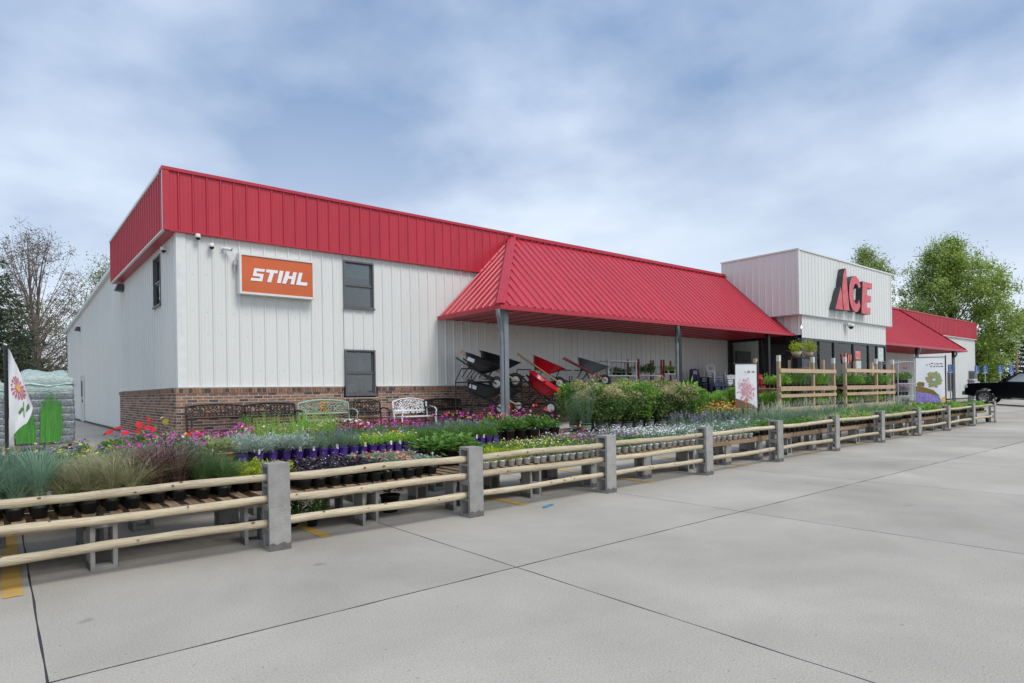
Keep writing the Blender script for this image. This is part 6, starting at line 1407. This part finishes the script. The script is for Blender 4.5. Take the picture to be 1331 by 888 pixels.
def spruce(base, H_, R, lm, label, seed, n=26):
    r = random.Random(seed); t = tag(empty('spruce_tree', T(*base)), label, 'tree'); tr = MB(); lv = MB(); tr.tube([(0, 0, 0), (0, 0, H_ * .5), (0, 0, H_)], [.25, .14, .02], 8)
    for k in range(n):
        hh = k / n; z = .5 + (H_ - .6) * hh; m = max(5, int(11 * (1 - hh) + 4))
        for j in range(m):
            a = 2 * pi * (j + r.random()) / m; L_ = R * (1 - hh) ** .85 * r.uniform(.75, 1.12) + .15; p0 = Vector((0, 0, z)); p2 = Vector((cos(a) * L_, sin(a) * L_, z - .10 * L_ + r.uniform(-.1, .1))); p1 = p0.lerp(p2, .5) + Vector((0, 0, -.16 * L_)); bz = bez(p0, p1, p2, 6); tr.tube(bz, [.04 * (1 - i / 7) for i in range(7)], 4, 0, False)
            for q_ in range(int(26 * L_)):
                s = r.random() ** .7; c = p0.lerp(p2, s) + Vector((0, 0, -.16 * L_ * 2 * s * (1 - s))); wdt = .34 * L_ * (1.05 - s) * s + .14; c += Vector((-sin(a), cos(a), 0)) * r.uniform(-1, 1) * wdt + Vector((0, 0, r.uniform(-.12, .06)))
                d_ = (Vector((cos(a), sin(a), 0)) * .8 + rdir(r, -1) * .7).normalized(); u = d_.orthogonal().normalized(); l = r.uniform(.18, .36); lv.add([c, c + d_ * l * .5 + u * l * .2, c + d_ * l, c + d_ * l * .5 - u * l * .2], [(0, 1, 2, 3)])
    obj('trunk', tr.mesh('trunk', ['bark']), t, Matrix(), True); obj('crown', lv.mesh('crown', [lm]), t, Matrix(), True)
tree((74.3, 20.2, GZ), 15.4, 5.9, 'tr_green', 'bark', 'large bright green tree rising behind the right end of the store', 3, 170, 330, .26, .10, .34, 1, 1.25)
tree((82.5, 31.5, GZ), 17.6, 4.6, 'tr_green', 'bark', 'green tree showing above the white sign box', 5, 100, 300, .26, .2, .3, 1, 1.3)
tree((90.5, 13.2, GZ), 6.6, 4.2, 'tr_mid', 'bark', 'smaller green tree behind the parked truck', 7, 60, 170, .26, .1, .22, 1, 1.2)
spruce((96.5, 17.2, GZ), 11.5, 4.2, 'tr_dark', 'dark evergreen behind the truck at the right edge', 9, 22)
tree((106, 20.0, GZ), 10.5, 6.5, 'tr_dark', 'bark', 'dark broad tree behind the dark evergreen at the right', 17, 70, 170, .3, .05, .3, 1, 1.5)
tree((112, 10.0, GZ), 9.5, 6.5, 'tr_mid', 'bark', 'green tree in the distance at the right frame edge', 19, 60, 170, .3, .05, .3, 1, 1.5)
tree((2.3, 62.5, GZ), 14.6, 5.2, 'tr_bud', 'bark_pale', 'tall nearly bare tree with twin trunks left of the store', 21, 115, 66, .15, .16, .26, 2, 1.15)
tree((7.6, 66.0, GZ), 13.4, 4.8, 'tr_spring', 'bark', 'light green spring tree showing beside the store roof slope', 23, 75, 75, .2, .12, .24, 1, 1.2)
tree((2.2, 74.0, GZ), 10.5, 5.5, 'tr_spring', 'bark', 'sparse pale green tree behind the bare tree', 25, 70, 90, .2, .05, .22, 1, 1.3)
spruce((-1.0, 52.0, GZ), 12.6, 5.0, 'tr_spruce', 'dark spruce with drooping boughs at the left edge', 27, 30)
spruce((1.5, 66.0, GZ), 6.4, 3.6, 'tr_spruce', 'low dark conifer behind the wrapped pallets', 29, 18)
# a loose wrapper on the ground
mat('wrapper_blue', (.04, .22, .4), .5)
q = MB(); q.add([(5.1, 5.62, .006), (5.34, 5.70, .006), (5.33, 5.74, .014), (5.12, 5.68, .012)], [(0, 1, 2, 3)]); tag(obj('paper_scrap', q.mesh('paper_scrap', ['wrapper_blue'])), 'scrap of blue wrapper lying on the concrete near a post', 'litter')
